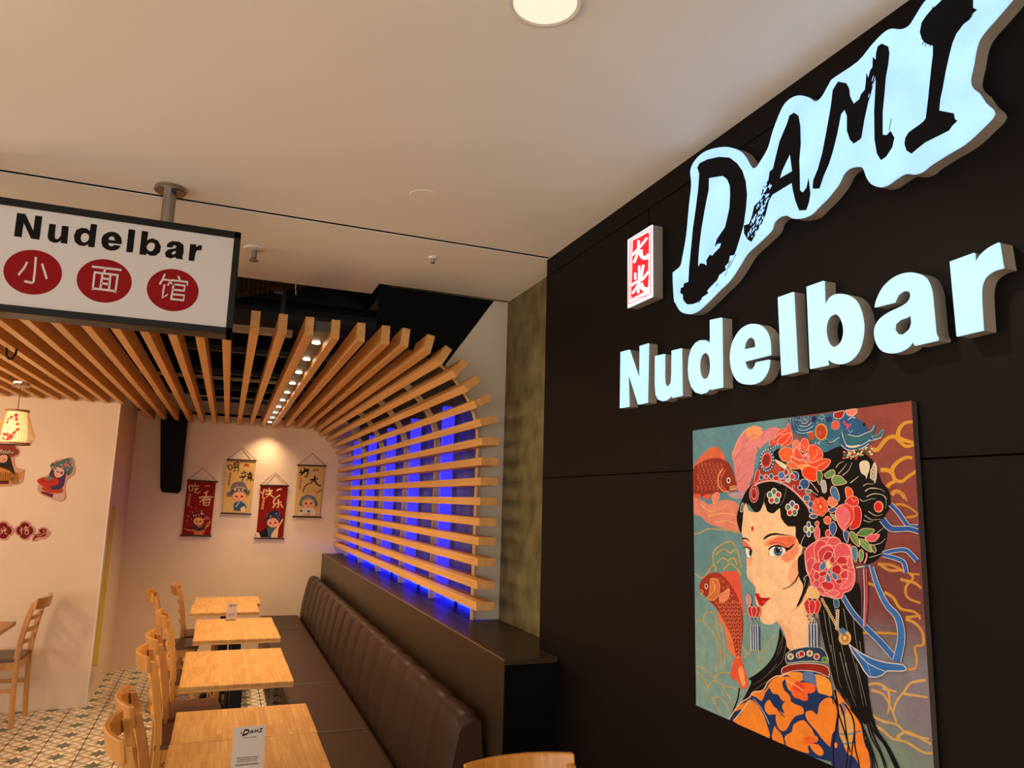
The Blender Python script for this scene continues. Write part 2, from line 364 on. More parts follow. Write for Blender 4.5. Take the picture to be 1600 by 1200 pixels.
# carriers over the slats
def carrier(y, x0, x1, z0, z1, M, lab, d=.03): return tag(MB().box(x0, x1, y, y+d, z0, z1).build('ceiling_carrier', M), lab, 'ceiling bar')
carrier(3.80, -2.6, .27, 2.442, 2.478, wood('carrier_wood', (.30, .19, .10), (.38, .25, .14), 0), 'beige bar across the top of the ceiling slats, nearest the front')
carrier(5.48, -2.6, .33, 2.442, 2.462, MATS['carrier_wood'], 'thin beige bar across the slats, halfway to the back wall')
for k, y in enumerate([4.37, 5.2, 6.0, 6.83]):
    carrier(y, -.3, .99, 2.442, 2.475, M_black, 'black bar crossing above the ceiling slats, the %s from the front' % rk[k])
# ducts and rods in the plenum
dv = empty('flexible_duct', onY(395, 470, 4.3), 'dark ribbed flexible duct in the open ceiling above the slats', 'duct')
pts = [Vector((-.42+.10*i, .04*sin(i*.9), .02+.03*i)) for i in range(8)]
m_ = MB()
for i in range(56):
    t_ = i/55*7; a = int(min(t_, 6)); fr = t_-a; p = pts[a]*(1-fr)+pts[a+1]*fr
    if i == 0: rings = []
    r_ = .12 if i % 2 else .105
    rings.append([(p.x, p.y+r_*cos(q*pi/8), p.z+r_*sin(q*pi/8)) for q in range(16)])
m_.sweep(rings).build('duct_hose', mat('duct_foil', (.07, .05, .035), .45, .4), dv)
tag(MB().tube([onY(447, 425, 4.5)+Vector((0, 0, .35)), onY(447, 425, 4.5)-Vector((0, 0, .30))], .014, 12).build('support_pole', mat('grey_metal', (.05, .05, .055), .5)), 'dark grey vertical pole in the open ceiling', 'pole')
pp = onY(436, 446, 4.4)
tg = tag(MB().box(pp.x-.025, pp.x+.025, 4.39, 4.42, pp.z-.045, pp.z+.06).build('junction_box', mat('grey_plate', (.22, .20, .18), .5)), 'small grey junction box in the open ceiling beside the pole', 'junction box')
tag(MB().tube([(-3, 5.9, 3.0), (1.3, 5.9, 3.05)], .13, 20).build('air_duct', mat('duct_dark', (.012, .012, .013), .6)), 'large dark round air duct crossing the open ceiling', 'duct')
pw = onZ(463, 438, CEIL)
tag(MB().tube([pw, pw+Vector((0, .01, -.035)), pw+Vector((.004, .012, -.07))], .003, 6).build('hanging_wire', mat('wire_beige', (.4, .33, .25), .5)), 'short wire end hanging at the edge of the white ceiling', 'wire')

# ================================================================ LEDGE, BENCH
lg = empty('half_wall', (1.2, 5.3, 0), 'long dark brown half wall with a ledge top behind the leather bench', 'half wall')
def rel(o, root): o.parent = root; o.location = tuple(-Vector(root.location)); return o
rel(MB().extrude([[(1.034, 2.655, 0), (1.249, 2.655, 0), (1.249, 2.832, 0), (1.344, 2.832, 0), (1.344, 7.985, 0), (1.034, 7.985, 0)]], (0, 0, ZL-.02)).build('front_panel', M_ledge), lg)
rel(MB().extrude([[(1.030, 2.65, ZL-.02), (1.249, 2.65, ZL-.02), (1.249, 2.832, ZL-.02), (1.344, 2.832, ZL-.02), (1.344, 7.985, ZL-.02), (1.030, 7.985, ZL-.02)]], (0, 0, .02)).build('ledge_top', M_ledge), lg)
rel(MB().box(1.036, 1.2485, 2.6515, 2.6545, .001, ZL-.022).build('end_panel', M_plinth), lg)
rel(MB().box(1.0295, 1.0345, 2.6495, 7.985, ZL-.0035, ZL+.0004).build('ledge_edge', mat('edge_brown', (.17, .085, .035), .4)), lg)
bn = empty('bench', (.75, 5.4, 0), 'long dark brown leather bench with a channel stitched back along the half wall', 'bench')
prof = [(.836, .40), (.838, .47), (.856, .58), (.875, .68), (.893, .77), (.905, .815), (.925, .838), (.955, .846), (.985, .836), (1.0, .81), (1.012, .70), (1.012, .40)]
seams = [2.80]+[3.085+.3065*i for i in range(16)]+[7.985]
rings = []
for a, b_ in zip(seams[:-1], seams[1:]):
    for q in range(9):
        t_ = q/8; y = a+(b_-a)*t_; bul = (1-abs(2*t_-1)**3.0)**.5 if 0 < q < 8 else 0
        rg = []
        for i, (x, z) in enumerate(prof):
            wgt = [.2, .6, 1, 1, 1, 1, 1, .7, .3, 0, 0, 0][i]
            rg.append((x+.022-.022*bul*wgt if i < 7 else x, y, z-(.020*(1-bul) if 5 <= i <= 8 else 0)))
        if q == 8 and b_ < 7.9: continue
        rings.append(rg)
rel(MB().sweep(rings).build('backrest', M_leather, smooth=True), bn).modifiers['split'].split_angle = radians(62)
cy = [7.985, 7.12, 6.11, 5.09, 4.05, 2.80]
for a, b_ in zip(cy[:-1], cy[1:]):
    rel(MB().box(.462, .836, b_+.002, a-.002, .345, .45).build('seat_cushion', M_leather, bevel=.02), bn)
rel(MB().box(.60, 1.02, 2.83, 7.98, 0, .344).build('bench_base', M_plinth), bn)
for y in [2.95, 4.05, 5.09, 6.11, 7.12]:
    rel(MB().box(.475, .50, y-.012, y+.012, 0, .344).build('leg', mat('leg_metal', (.30, .27, .24), .35, .8)), bn)

# ================================================================ TABLES
def make_table(loc, label, sx=.516, sy=.417, group='bamboo tables along the bench'):
    t = empty('dining_table', loc, label, 'table', group)
    MB().box(-sx/2, sx/2, -sy/2, sy/2, .735, .75).build('tabletop', M_bamboo, t, bevel=.0015)
    MB().box(-sx/2+.001, sx/2-.001, -sy/2+.001, sy/2-.001, .722, .7345).build('tabletop_edge', M_edge, t)
    MB().box(-.030, .030, -.030, .030, .03, .722).build('column', M_black, t, bevel=.004)
    f = MB()
    for k in range(4):
        a = k*pi/2+pi/4; d = Vector((cos(a), sin(a), 0)); n = Vector((-sin(a), cos(a), 0))
        f.sweep([[Vector((0, 0, z0))+d*r+n*w_, Vector((0, 0, z0))+d*r-n*w_, Vector((0, 0, z1))+d*r-n*w_, Vector((0, 0, z1))+d*r+n*w_] for r, w_, z0, z1 in [(.0, .03, .008, .055), (.12, .024, .006, .04), (.2, .02, .0, .025)]])
    f.build('foot', M_black, t)
    return t
tabs = [((.127, 6.885), 'square bamboo table in the back corner, farthest from the camera'), ((.104, 6.418), 'square bamboo table, second from the back wall'),
        ((.168, 5.675), 'square bamboo table, third from the back wall, a small menu card on it'), ((.172, 5.252), 'square bamboo table, fourth from the back wall'),
        ((.148, 4.508), 'square bamboo table, fifth from the back wall'), ((.150, 4.088), 'square bamboo table, sixth from the back wall'),
        ((.163, 3.250), 'square bamboo table, second from the front of the row'), ((.160, 2.826), 'square bamboo table with a menu card, nearest the camera')]
T0 = None
for (x, y), lab in tabs:
    if T0 is None: T0 = make_table((x, y, 0), lab)
    else: t_ = dup(T0, (x, y, 0), 0, lab)
    if y > 6.8: T0.scale = (1, 1.115, 1)
    elif y > 6: t_.scale = (.965, 1.115, 1)
    else: t_.scale = (1, 1, 1)
make_table((-1.225-.30, 5.70, 0), 'bamboo table against the left frame edge beside a lone chair', .6, .68, None)

# ================================================================ CHAIRS
def bowed(m, y0, y1, xf, bow, th, z0, z1, k=9):
    rings = []
    for i in range(k):
        t_ = i/(k-1); y = y0+(y1-y0)*t_; b_ = bow*(1-(2*t_-1)**2)
        x0 = xf(z0)-b_; x1 = xf(z1)-b_
        rings.append([(x0, y, z0), (x0-th, y, z0), (x1-th, y, z1), (x1, y, z1)])
    m.sweep(rings)
def make_chair(loc, rz, label, group):
    c = empty('dining_chair', loc, label, 'chair', group, rz)
    PR = [(-.205, 0), (-.192, .22), (-.185, .44), (-.196, .58), (-.218, .72), (-.248, .845)]
    def xf(z):
        for (xa, za), (xb, zb) in zip(PR[:-1], PR[1:]):
            if z <= zb: return xa+(xb-xa)*(z-za)/(zb-za)
        return PR[-1][0]
    for sy in (-1, 1):
        y = sy*.163; rings = []
        for x, z in smoothc(PR, 3, closed=False):
            wx = .018 if z > .3 else .016
            if z > .80: wx = .014
            rings.append([(x-wx, y-.011, z), (x+wx, y-.011, z), (x+wx, y+.011, z), (x-wx, y+.011, z)])
        MB().sweep(rings).build('back_post', M_chair, c, bevel=.004)
        MB().sweep([[(.078-h, sy*.160-h, z), (.078+h, sy*.160-h, z), (.078+h, sy*.160+h, z), (.078-h, sy*.160+h, z)] for z, h in [(0, .013), (.42, .018)]]).build('front_leg', M_chair, c, bevel=.003)
    tr = MB(); bowed(tr, -.180, .180, lambda z: xf(z)-.010, .042, .020, .795, .872, 15); tr.build('top_rail', M_chair, c, bevel=.005)
    for z in (.555, .635, .715):
        s = MB(); bowed(s, -.154, .154, lambda z_: xf(z_)+.010, .026, .014, z, z+.032); s.build('back_slat', M_chair, c, bevel=.002)
    sr = []
    sp = [(-.196, -.15), (-.19, -.172), (-.05, -.186), (.08, -.190), (.097, -.17), (.102, 0), (.097, .17), (.08, .190), (-.05, .186), (-.19, .172), (-.196, .15)]
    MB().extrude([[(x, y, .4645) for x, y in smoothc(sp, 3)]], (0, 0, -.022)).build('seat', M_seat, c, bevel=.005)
    a = MB(); a.box(-.17, .066, -.172, -.154, .385, .442).box(-.17, .066, .154, .172, .385, .442).box(.070, .088, -.145, .145, .385, .442).box(-.19, -.175, -.15, .15, .385, .442)
    a.build('seat_apron', M_chair, c)
    for sy in (-1, 1): MB().box(-.18, .068, sy*.163-.009, sy*.163+.009, .235, .262).build('stretcher', M_chair, c, bevel=.003)
    MB().box(.070, .086, -.146, .146, .30, .325).build('stretcher', M_chair, c, bevel=.003)
    return c
G = 'wooden chairs facing the bench'
chs = [((.018, 2.925), 0.12, 'honey coloured ladder-back chair at the front of the row, nearest the camera'),
       ((.005, 3.32), 0.14, 'honey coloured ladder-back chair, second from the front of the row'),
       ((-.010, 4.205), 0.10, 'honey coloured ladder-back chair, third from the front of the row'),
       ((-.005, 4.640), 0.10, 'honey coloured ladder-back chair, fourth from the front of the row'),
       ((-.018, 5.475), 0.12, 'honey coloured ladder-back chair, fifth from the front of the row'),
       ((-.170, 6.620), 0.06, 'honey coloured ladder-back chair set back a little to the left in the far corner'),
       ((-.020, 7.080), 0.06, 'honey coloured ladder-back chair at the farthest table by the back wall')]
C0 = None
for (x, y), rz, lab in chs:
    if C0 is None: C0 = make_chair((x, y, 0), rz, lab, G)
    else: dup(C0, (x, y, 0), rz, lab)
d = dup(C0, (-1.415, 6.42, 0), pi-.04, 'lone wooden ladder-back chair in front of the left wall'); del d['group']
d = dup(C0, (.915, 1.925, 0), -pi/2, 'wooden chair with only its top rail in view at the bottom of the photo'); del d['group']

# ================================================================ CARDS
def px_strip(pts, wd, wd2=None):      # ribbon polygon quads in pixel space
    n = len(pts); L_, R_ = [], []
    for i, p in enumerate(pts):
        a = pts[max(i-1, 0)]; b_ = pts[min(i+1, n-1)]; dx, dy = b_[0]-a[0], b_[1]-a[1]; l = math.hypot(dx, dy) or 1
        t_ = i/(n-1); ww = wd(t_)/2 if callable(wd) else (wd if wd2 is None else wd+(wd2-wd)*t_)/2
        L_.append((p[0]-dy/l*ww, p[1]+dx/l*ww)); R_.append((p[0]+dy/l*ww, p[1]-dx/l*ww))
    return L_, R_
class Art:      # flat coloured shapes stacked as thin layers of paint on a plane
    def __init__(s, plane, nrm, eps=6e-5): s.pl = plane; s.n = Vector(nrm); s.eps = eps; s.k = 0; s.m = MB(); s.clip = None
    def P(s, q): return s.pl(*q)+s.n*(s.k*s.eps)
    def poly(s, pts, col, holes=(), sm=0, mi=0):
        s.k += 1; s.m.col = lin(col) if max(col) > 1 else col; s.m.mi = mi
        if sm: pts = smoothc(pts, sm)
        s.m.poly([[s.P(q) for q in pts]]+[[s.P(q) for q in h] for h in holes]); return s
    def line(s, pts, wd, col, wd2=None, sm=4, mi=0, new=True):
        if new: s.k += 1
        s.m.col = lin(col) if max(col) > 1 else col; s.m.mi = mi
        if sm and len(pts) > 2: pts = smoothc(pts, sm, closed=False)
        L_, R_ = px_strip(pts, wd, wd2); n = len(L_)
        s.m.add([s.P(q) for q in L_+R_], [(i, i+1, n+i+1, n+i) for i in range(n-1)]); return s
    def ell(s, c, rx, ry, col, rot=0, n=20, mi=0, new=True):
        if new: s.k += 1
        s.m.col = lin(col) if max(col) > 1 else col; s.m.mi = mi
        pts = [(c[0]+rx*cos(a)*cos(rot)-ry*sin(a)*sin(rot), c[1]+rx*cos(a)*sin(rot)+ry*sin(a)*cos(rot)) for a in [2*pi*i/n for i in range(n)]]
        s.m.poly([[s.P(q) for q in pts]]); return s
#CARDS
def menu_card(loc, w_, h, label):
    c = empty('menu_card', loc, label, 'menu card', 'acrylic menu cards on the tables')
    MB().box(-w_/2, w_/2, -.002, .002, .0, h).build('card_panel', M_card, c, bevel=.0005)
    MB().box(-w_/2, w_/2, -.002, .035, -.0005+.0006, .003).build('card_foot', M_card, c)
    a = Art(lambda x, y: Vector(((x-.5)*w_, -.0022, h*(1-y))), (0, -1, 0), 1.5e-5)
    K = (22, 18, 22)
    def S(pts, wd): a.line(pts, wd, K, sm=0)
    S([(.33, .07), (.30, .155)], .035); a.line([(.33, .065), (.45, .07), (.47, .10), (.42, .14), (.27, .165)], .035, K)
    S([(.50, .14), (.58, .075)], .025); S([(.58, .075), (.60, .14)], .025); S([(.53, .12), (.60, .11)], .018)
    S([(.64, .135), (.67, .075)], .025); S([(.67, .075), (.70, .115)], .022); S([(.70, .115), (.75, .07)], .022); S([(.75, .07), (.76, .135)], .025)
    S([(.80, .065), (.90, .06)], .022); S([(.85, .065), (.83, .125)], .028); S([(.79, .13), (.88, .12)], .02)
    a.poly([(.22, .09), (.26, .085), (.25, .135), (.21, .14)], (150, 60, 40))
    for y, x0, x1 in [(.215, .3, .72), (.60, .16, .84), (.635, .2, .8), (.67, .18, .78), (.735, .14, .86)]:
        x = x0
        rnd = random.Random(int(y*1000))
        while x < x1:
            l = rnd.uniform(.02, .07); a.line([(x, y), (min(x+l, x1), y-.002)], .014 if y < .7 else .022, (70, 50, 48), sm=0); x += l+.015
    a.m.build('card_print', M_print, c)
    return c
menu_card((.150, 2.625, .751), .098, .155, 'grey acrylic menu card on the nearest table at the bottom of the photo')
menu_card((.142, 5.80, .751), .070, .115, 'small menu card standing on the table third from the back wall')

# ================================================================ LIGHT FITTINGS
# linear downlight strip between two slats
st = empty('downlight_strip', (.37, 5.6, 2.39), 'black linear downlight strip with ten small lamps between the ceiling slats', 'ceiling light')
def skx(y): return .3675+.035*(y-YS)/4.69
m_ = MB(); m_.sweep([[(skx(y)-.034, y, 2.385), (skx(y)+.034, y, 2.385), (skx(y)+.034, y, 2.432), (skx(y)-.034, y, 2.432)] for y in (3.34, 7.93)])
rel(m_.build('housing', mat('strip_housing', (.05, .045, .04), .35)), st)
ly = [3.60+.468*i for i in range(10)]
for y in ly:
    x = skx(y)
    rel(MB().lathe([(.0, 2.3845), (.018, 2.3842), (.020, 2.381), (.017, 2.3795), (.0, 2.3795)][::-1], (x, y), 16).build('lamp', M_spotl), st)
    lamp('strip_lamp_light', 'SPOT', (x, y, 2.372), 52 if y < 7.5 else 28, (1.0, .72, .42), .03, spot=112, blend=1.0)
# ceiling downlight at the top of the frame
dc = onZ(852, 2, CEIL)
dl = empty('ceiling_downlight', (dc.x, dc.y, CEIL), 'round white recessed ceiling downlight at the top edge of the photo, lit', 'ceiling light')
MB().lathe([(.082, .0), (.082, -.004), (.076, -.006), (.066, -.002), (.050, .0), (.050, -.0015), (.082, -.0)]).build('trim_ring', M_trim, dl, smooth=True)
MB().lathe([(.068, -.0055), (.064, -.003), (.045, -.001), (.0, -.001)][::-1]).build('reflector', mat('lit_reflector', (.8, .75, .68), .3, emit=(1.0, .86, .66), es=.75), dl)
MB().lathe([(.044, -.0035), (.047, -.0045), (.049, -.0035)]).build('baffle_ring', mat('baffle_brown', (.25, .15, .09), .5), dl)
MB().lathe([(.045, -.003), (.0, -.003)]).build('lamp', M_lampw, dl)
lamp('downlight_light', 'SPOT', (dc.x, dc.y, CEIL-.012), 48, (1.0, .82, .6), .04, spot=130)
pc = onZ(663, 306, CEIL)
tag(MB().lathe([(.0, CEIL-.0015), (.050, CEIL-.0015), (.053, CEIL-.0005), (.053, CEIL)][::-1], (pc.x, pc.y), 28).build('ceiling_cover_plate', mat('plate_paint', (.88, .85, .80), .6)), 'flat round white cover plate on the ceiling', 'cover plate')
for q, lab, s_ in [((398, 388), 'small white ceiling sprinkler right of the hanging sign', 1.5), ((677, 402), 'tiny white ceiling sprinkler in the middle of the ceiling', .7)]:
    p = onZ(*q, CEIL); sp = empty('sprinkler', tuple(p), lab, 'sprinkler', None)
    MB().lathe([(.0, 0), (.030*s_, 0), (.028*s_, -.006), (.012*s_, -.010), (.0, -.010)]).build('escutcheon', M_trim, sp, smooth=True)
    MB().lathe([(.0, -.009), (.008*s_, -.010), (.007*s_, -.030*s_), (.004, -.034*s_), (.013*s_, -.035*s_), (.013*s_, -.038*s_), (.0, -.039*s_)]).build('sprinkler_head', M_steel, sp, smooth=True)

# hanging lantern
lp = empty('pendant_lantern', (-1.318, 5.75, 2.0), 'glowing bamboo and paper pendant lantern with red blossoms', 'pendant lamp')
MB().tube([(0, 0, .16), (0, 0, .315)], .0025, 6).build('cord', M_cord, lp)
cn = MB().lathe([(.0, .352), (.052, .352), (.050, .34), (.030, .325), (.012, .315), (.0, .312)]); 
for k in range(7):
    a = 2*pi*k/7; cn.lathe([(.0, .345), (.018, .34), (.020, .328), (.012, .318), (.0, .315)], (.036*cos(a), .036*sin(a)), 8)
cn.build('canopy', M_chrome, lp, smooth=True)
MB().lathe([(.055, .155), (.062, .10), (.074, 0), (.076, -.035), (.066, -.06)]).build('paper_shade', mat('lantern_paper', (.8, .7, .5), .7, emit=(1.0, .62, .22), es=1.15), lp, smooth=True)
rp = random.Random(4); M_bl = mat('blossom_red', (.55, .02, .02), .6, emit=(.75, .03, .03), es=.6)
for a0, z0, n_ in [(-1.9, .09, 6), (-1.45, .11, 4), (-1.75, -.02, 9), (-1.35, -.01, 4), (-2.1, -.03, 5), (-1.2, .04, 3)]:
    bl_ = MB()
    for _ in range(n_):
        a = a0+rp.uniform(-.16, .16); z = z0+rp.uniform(-.022, .026); R_ = .0775 + max(0, (.1-z))*.03 if z < .1 else .073
        c_ = Vector((R_*cos(a), R_*sin(a), z)); tx = Vector((-sin(a), cos(a), 0)); s_ = rp.uniform(.007, .012)
        bl_.add([c_+tx*s_*cos(q*pi/3)+Vector((0, 0, s_*sin(q*pi/3))) for q in range(6)], [tuple(range(6))])
    bl_.build('blossom', M_bl, lp)
prl = [(.062, .152), (.070, .12), (.098, .04), (.118, -.005), (.114, -.035), (.096, -.06)]
sm_ = smoothc(prl, 4, closed=False)
cage = MB()
for k in range(44):
    a = 2*pi*k/44
    cage.sweep([[(r*cos(a)-sin(a)*h, r*sin(a)+cos(a)*h, z), (r*cos(a)+sin(a)*h, r*sin(a)-cos(a)*h, z), ((r+.002)*cos(a)+sin(a)*h, (r+.002)*sin(a)-cos(a)*h, z), ((r+.002)*cos(a)-sin(a)*h, (r+.002)*sin(a)+cos(a)*h, z)] for r, z in sm_ for h in [.0009]])
cage.build('bamboo_cage', mat('bamboo_strip', (.7, .42, .14), .5, emit=(.9, .40, .08), es=.10), lp)
for z, r in [(.158, .068), (-.062, .098)]: MB().lathe([(r-.006, z-.008), (r+.002, z-.008), (r+.002, z+.006), (r-.006, z+.006), (r-.006, z-.008)]).build('hoop', wood('hoop_wood', (.28, .12, .04), (.38, .18, .07), 0), lp)
MB().lathe([(.0, .06), (.02, .05), (.028, .02), (.02, -.01), (.0, -.02)]).build('bulb', mat('bulb_lit', (1, 1, 1), .4, emit=(1.0, .80, .45), es=12), lp)
lamp('lantern_light', 'POINT', (-1.318, 5.75, 1.965), 6.5, WARM, .11)
# cable loop hanging from the slats
lo = [(-8, 545), (2, 535), (10, 545), (10, 556), (17, 561), (24, 553), (26, 545)]
tag(MB().tube([onY(x, y, 4.35) for x, y in smoothc(lo[1:], 4, closed=False)], .006, 8).build('cable_loop', M_black), 'black cable loop hanging below the ceiling slats at the left edge', 'cable')

# ================================================================ TALL BLACK BOX HANGING IN THE CORNER
bxp = [(-.638, 2.75), (-.560, 1.668), (-.545, 1.650), (-.395, 1.645), (-.378, 1.665), (-.378, 2.75)]
bb = [onY(252, 640, 7.93), onY(251, 762, 7.93), onY(254, 769, 7.93), onY(278, 771, 7.93), onY(282.5, 766, 7.93), onY(293.5, 655, 7.93)]
x_r = bb[5].x
loop = [(bb[0].x-.012, 7.86, 2.62), (bb[0].x, 7.86, bb[0].z), (bb[1].x, 7.86, bb[1].z), (bb[2].x, 7.86, bb[2].z), (bb[3].x, 7.86, bb[3].z), (bb[4].x, 7.86, bb[4].z), (x_r, 7.86, bb[5].z), (x_r, 7.86, 2.62)]
tag(MB().extrude([loop], (0, .127, 0)).build('hanging_box', M_spk, bevel=.008), 'tall black tapered box hanging down the back wall in the corner', 'box')
# yellow tape on the side face of the left wall
ty = [onX(175, 790, XP), onX(181, 792, XP), onX(151, 1040, XP), onX(144, 1040, XP)]
y0_ = ty[0].y; y1_ = ty[1].y
tp = tag(MB().extrude([[(XP+.0015, p.y, p.z) for p in ty]], (.002, 0, 0)).build('yellow_tape', M_yellow), 'long yellow tape strip running down the edge of the left wall', 'tape')

# ================================================================ HANGING SIGN
sg = empty('hanging_sign', (-.41, 2.70, 2.19), 'white sign in a black frame with three red discs, hanging from the ceiling', 'sign')
X0, X1, Z0, Z1, YF, YK = -1.10, -.011, 2.186, 2.557, 2.650, 2.752
f = MB(); f.box(X0, X1, YF, YK, Z1-.025, Z1).box(X0, X1, YF, YK, Z0, Z0+.024).box(X0, X0+.022, YF, YK, Z0, Z1).box(X1-.022, X1, YF, YK, Z0, Z1).box(X0+.01, X1-.01, YK-.01, YK-.002, Z0+.01, Z1-.01)
rel(f.build('frame', M_black, bevel=.002), sg)
rel(MB().box(X0+.015, X1-.015, YF+.004, YF+.012, Z0+.015, Z1-.015).build('sign_face', M_signface), sg)
fx = onZ(264, 297, CEIL)
for x in (-.255, -.868):
    rel(MB().lathe([(.0215, Z1-.002), (.0215, CEIL-.004)], (x, 2.70), 20).build('pole', M_steel, smooth=True), sg)
    rel(MB().lathe([(.0, CEIL-.001), (.050, CEIL-.001), (.052, CEIL-.004), (.052, CEIL-.015), (.049, CEIL-.018), (.0, CEIL-.018)], (x, 2.70), 28).build('flange', M_steel, smooth=True), sg)
S_ = crop(0, 300, 6); T_ = crop(180, 300, 5)
YL = YF+.0036
def flat(polys, M, name, Y=YL, th=.001):
    m = MB()
    for loops in polys: m.extrude([[onY(*q, Y) for q in l] for l in loops], (0, th, 0))
    return rel(m.build(name, M), sg)
NUD = [('N', [S_([(160, 195), (238, 206), (312, 362), (330, 220), (398, 229), (370, 448), (290, 436), (222, 290), (203, 425), (130, 414)])]),
 ('u', [S_([(462, 297), (524, 304), (513, 420), (520, 440), (545, 440), (570, 410), (580, 315), (645, 322), (630, 486), (568, 478), (570, 455), (540, 475), (500, 475), (460, 455), (445, 420)])]),
 ('d', [S_([(852, 297), (912, 305), (885, 520), (826, 514), (828, 490), (790, 508), (740, 500), (700, 465), (692, 410), (715, 355), (765, 335), (815, 342), (842, 365)]), smoothc(S_([(800, 385), (832, 405), (830, 445), (800, 472), (770, 465), (757, 430), (770, 395)]), 3)]),
 ('e', [S_([(1010, 378), (1040, 373), (1075, 375), (1110, 392), (1135, 425), (1142, 460), (1140, 490), (1012, 478), (1022, 500), (1045, 510), (1075, 496), (1132, 504), (1115, 530), (1085, 546), (1045, 550), (1000, 540), (965, 515), (950, 480), (952, 435), (970, 400)]), S_([(1016, 446), (1030, 420), (1055, 416), (1072, 430), (1078, 455)])]),
 ('l', [T_([(105, 290), (158, 297), (137, 474), (85, 468)])]),
 ('b', [T_([(208, 303), (260, 310), (250, 375), (290, 360), (335, 380), (358, 425), (350, 470), (315, 498), (275, 498), (245, 480), (240, 493), (188, 487)]), smoothc(T_([(290, 395), (308, 410), (305, 440), (285, 462), (262, 458), (245, 435), (260, 403)]), 3)]),
 ('a', [T_([(400, 430), (410, 400), (445, 383), (500, 388), (535, 415), (535, 470), (525, 505), (530, 528), (475, 520), (470, 508), (430, 520), (395, 507), (388, 475), (410, 450), (470, 440), (478, 425), (460, 413), (445, 435)]), T_([(475, 460), (470, 480), (450, 490), (440, 478), (452, 466)])]),
 ('r', [T_([(585, 405), (635, 410), (632, 430), (655, 415), (680, 418), (675, 455), (640, 455), (628, 475), (617, 540), (572, 535)])])]
for ch, loops in NUD: flat([loops], M_signblk, 'sign_letter')
for c_ in [(51.7, 425.2), (163.3, 438.8), (270.3, 453.2)]:
    p = onY(*c_, YL); m = MB()
    m.extrude([[(p.x+.0800*cos(a), YL, p.z+.0735*sin(a)) for a in [2*pi*i/48 for i in range(48)]]], (0, .001, 0)); rel(m.build('red_disc', M_signred), sg)
def glyph(strokes, wpx, tr, Y=YL-.0006):
    m = MB()
    for s_ in strokes:
        L_, R_ = px_strip(tr(s_), wpx); m.extrude([[onY(*q, Y) for q in L_+R_[::-1]]], (0, .0005, 0))
    return rel(m.build('sign_character', M_signface), sg)
glyph([[(256, 655), (226, 712), (172, 778)], [(336, 608), (328, 720), (314, 842), (300, 852), (228, 836)], [(394, 672), (415, 740), (438, 815)]], 3.5, S_)
glyph([[(862, 698), (1140, 732)], [(990, 712), (972, 768)], [(888, 752), (868, 918)], [(880, 752), (1112, 780)], [(1104, 775), (1080, 945)], [(860, 902), (1088, 930)], [(962, 762), (940, 912)], [(1036, 770), (1020, 920)], [(955, 808), (1030, 818)], [(948, 855), (1024, 866)]], 3.3, S_)
glyph([[(388, 640), (370, 685), (346, 722)], [(366, 682), (432, 690), (410, 730)], [(386, 722), (376, 770), (368, 826), (410, 800)], [(492, 655), (506, 692)], [(436, 720), (442, 688), (568, 704), (560, 730)], [(458, 712), (436, 842)], [(452, 720), (545, 732), (538, 770)], [(448, 762), (542, 772)], [(446, 798), (540, 808), (530, 852)], [(440, 836), (534, 846)]], 3.0, T_)

# ================================================================ WALL SCROLLS
SCc = crop(270, 680, 6.154); YW = YB
def scroll(idx, top, bot, fab, apex, base, label, draw):
    e_ = empty('wall_scroll', tuple(onY(*SCc([apex])[0], YW-.012)), label, 'wall scroll', 'hanging scrolls on the back wall')
    P_ = lambda q, Y: onY(*SCc([q])[0], Y)
    for a, b_ in (top, bot):
        rel(MB().tube([P_(a, YW-.018), P_(b_, YW-.018)], .0085, 12).build('rod', M_rod), e_)
    rel(MB().tube([P_(top[0], YW-.018)+Vector((.012, 0, .006)), P_(apex, YW-.008), P_(top[1], YW-.018)+Vector((-.012, 0, .006))], .0028, 6).build('hanging_cord', M_cord), e_)
    a = Art(lambda x, y: onY(*SCc([(x, y)])[0], YW-.016), (0, -1, 0), 1.2e-4)
    a.m.col = lin(base); a.m.extrude([[P_(q, YW-.016) for q in fab]], (0, .003, 0))
    draw(a)
    rel(a.m.build('scroll_panel', M_print), e_)
RED = (128, 20, 16); TAN = (205, 165, 100); INK = (22, 20, 22); CRM = (226, 186, 132)
def brush(a, strokes, wd, col):
    for s_ in strokes: a.line(SC_(s_), wd/6.154, col, wd*.55/6.154, sm=3)
SC_ = lambda pts: pts
def B_(a, strokes, wd, col):
    for s_ in strokes: a.line(s_, wd, col, wd*.6, sm=3)
def rings4(a, x, y, dx, dy, col, base):
    for i in range(4): a.ell((x+dx*i, y+dy*i), 11, 14, col); a.ell((x+dx*i, y+dy*i), 5, 7, base)
def kid(a, cx, cy, s, hat, face=(226, 160, 120), cheek=(190, 70, 50), body=None):
    if body: a.poly([(cx-.62*s, cy+1.75*s), (cx-.68*s, cy+.9*s), (cx-.2*s, cy+.62*s), (cx+.25*s, cy+.62*s), (cx+.72*s, cy+.9*s), (cx+.95*s, cy+1.45*s), (cx+.6*s, cy+1.3*s), (cx+.55*s, cy+1.75*s)], body)
    a.ell((cx, cy), .78*s, .62*s, face)
    for d in (-1, 1): a.ell((cx+d*.34*s, cy+.02*s), .20*s, .13*s, cheek, rot=d*-.2); a.ell((cx+d*.32*s, cy+.02*s), .09*s, .09*s, (50, 30, 30))
    a.ell((cx, cy+.36*s), .09*s, .06*s, (180, 40, 40))
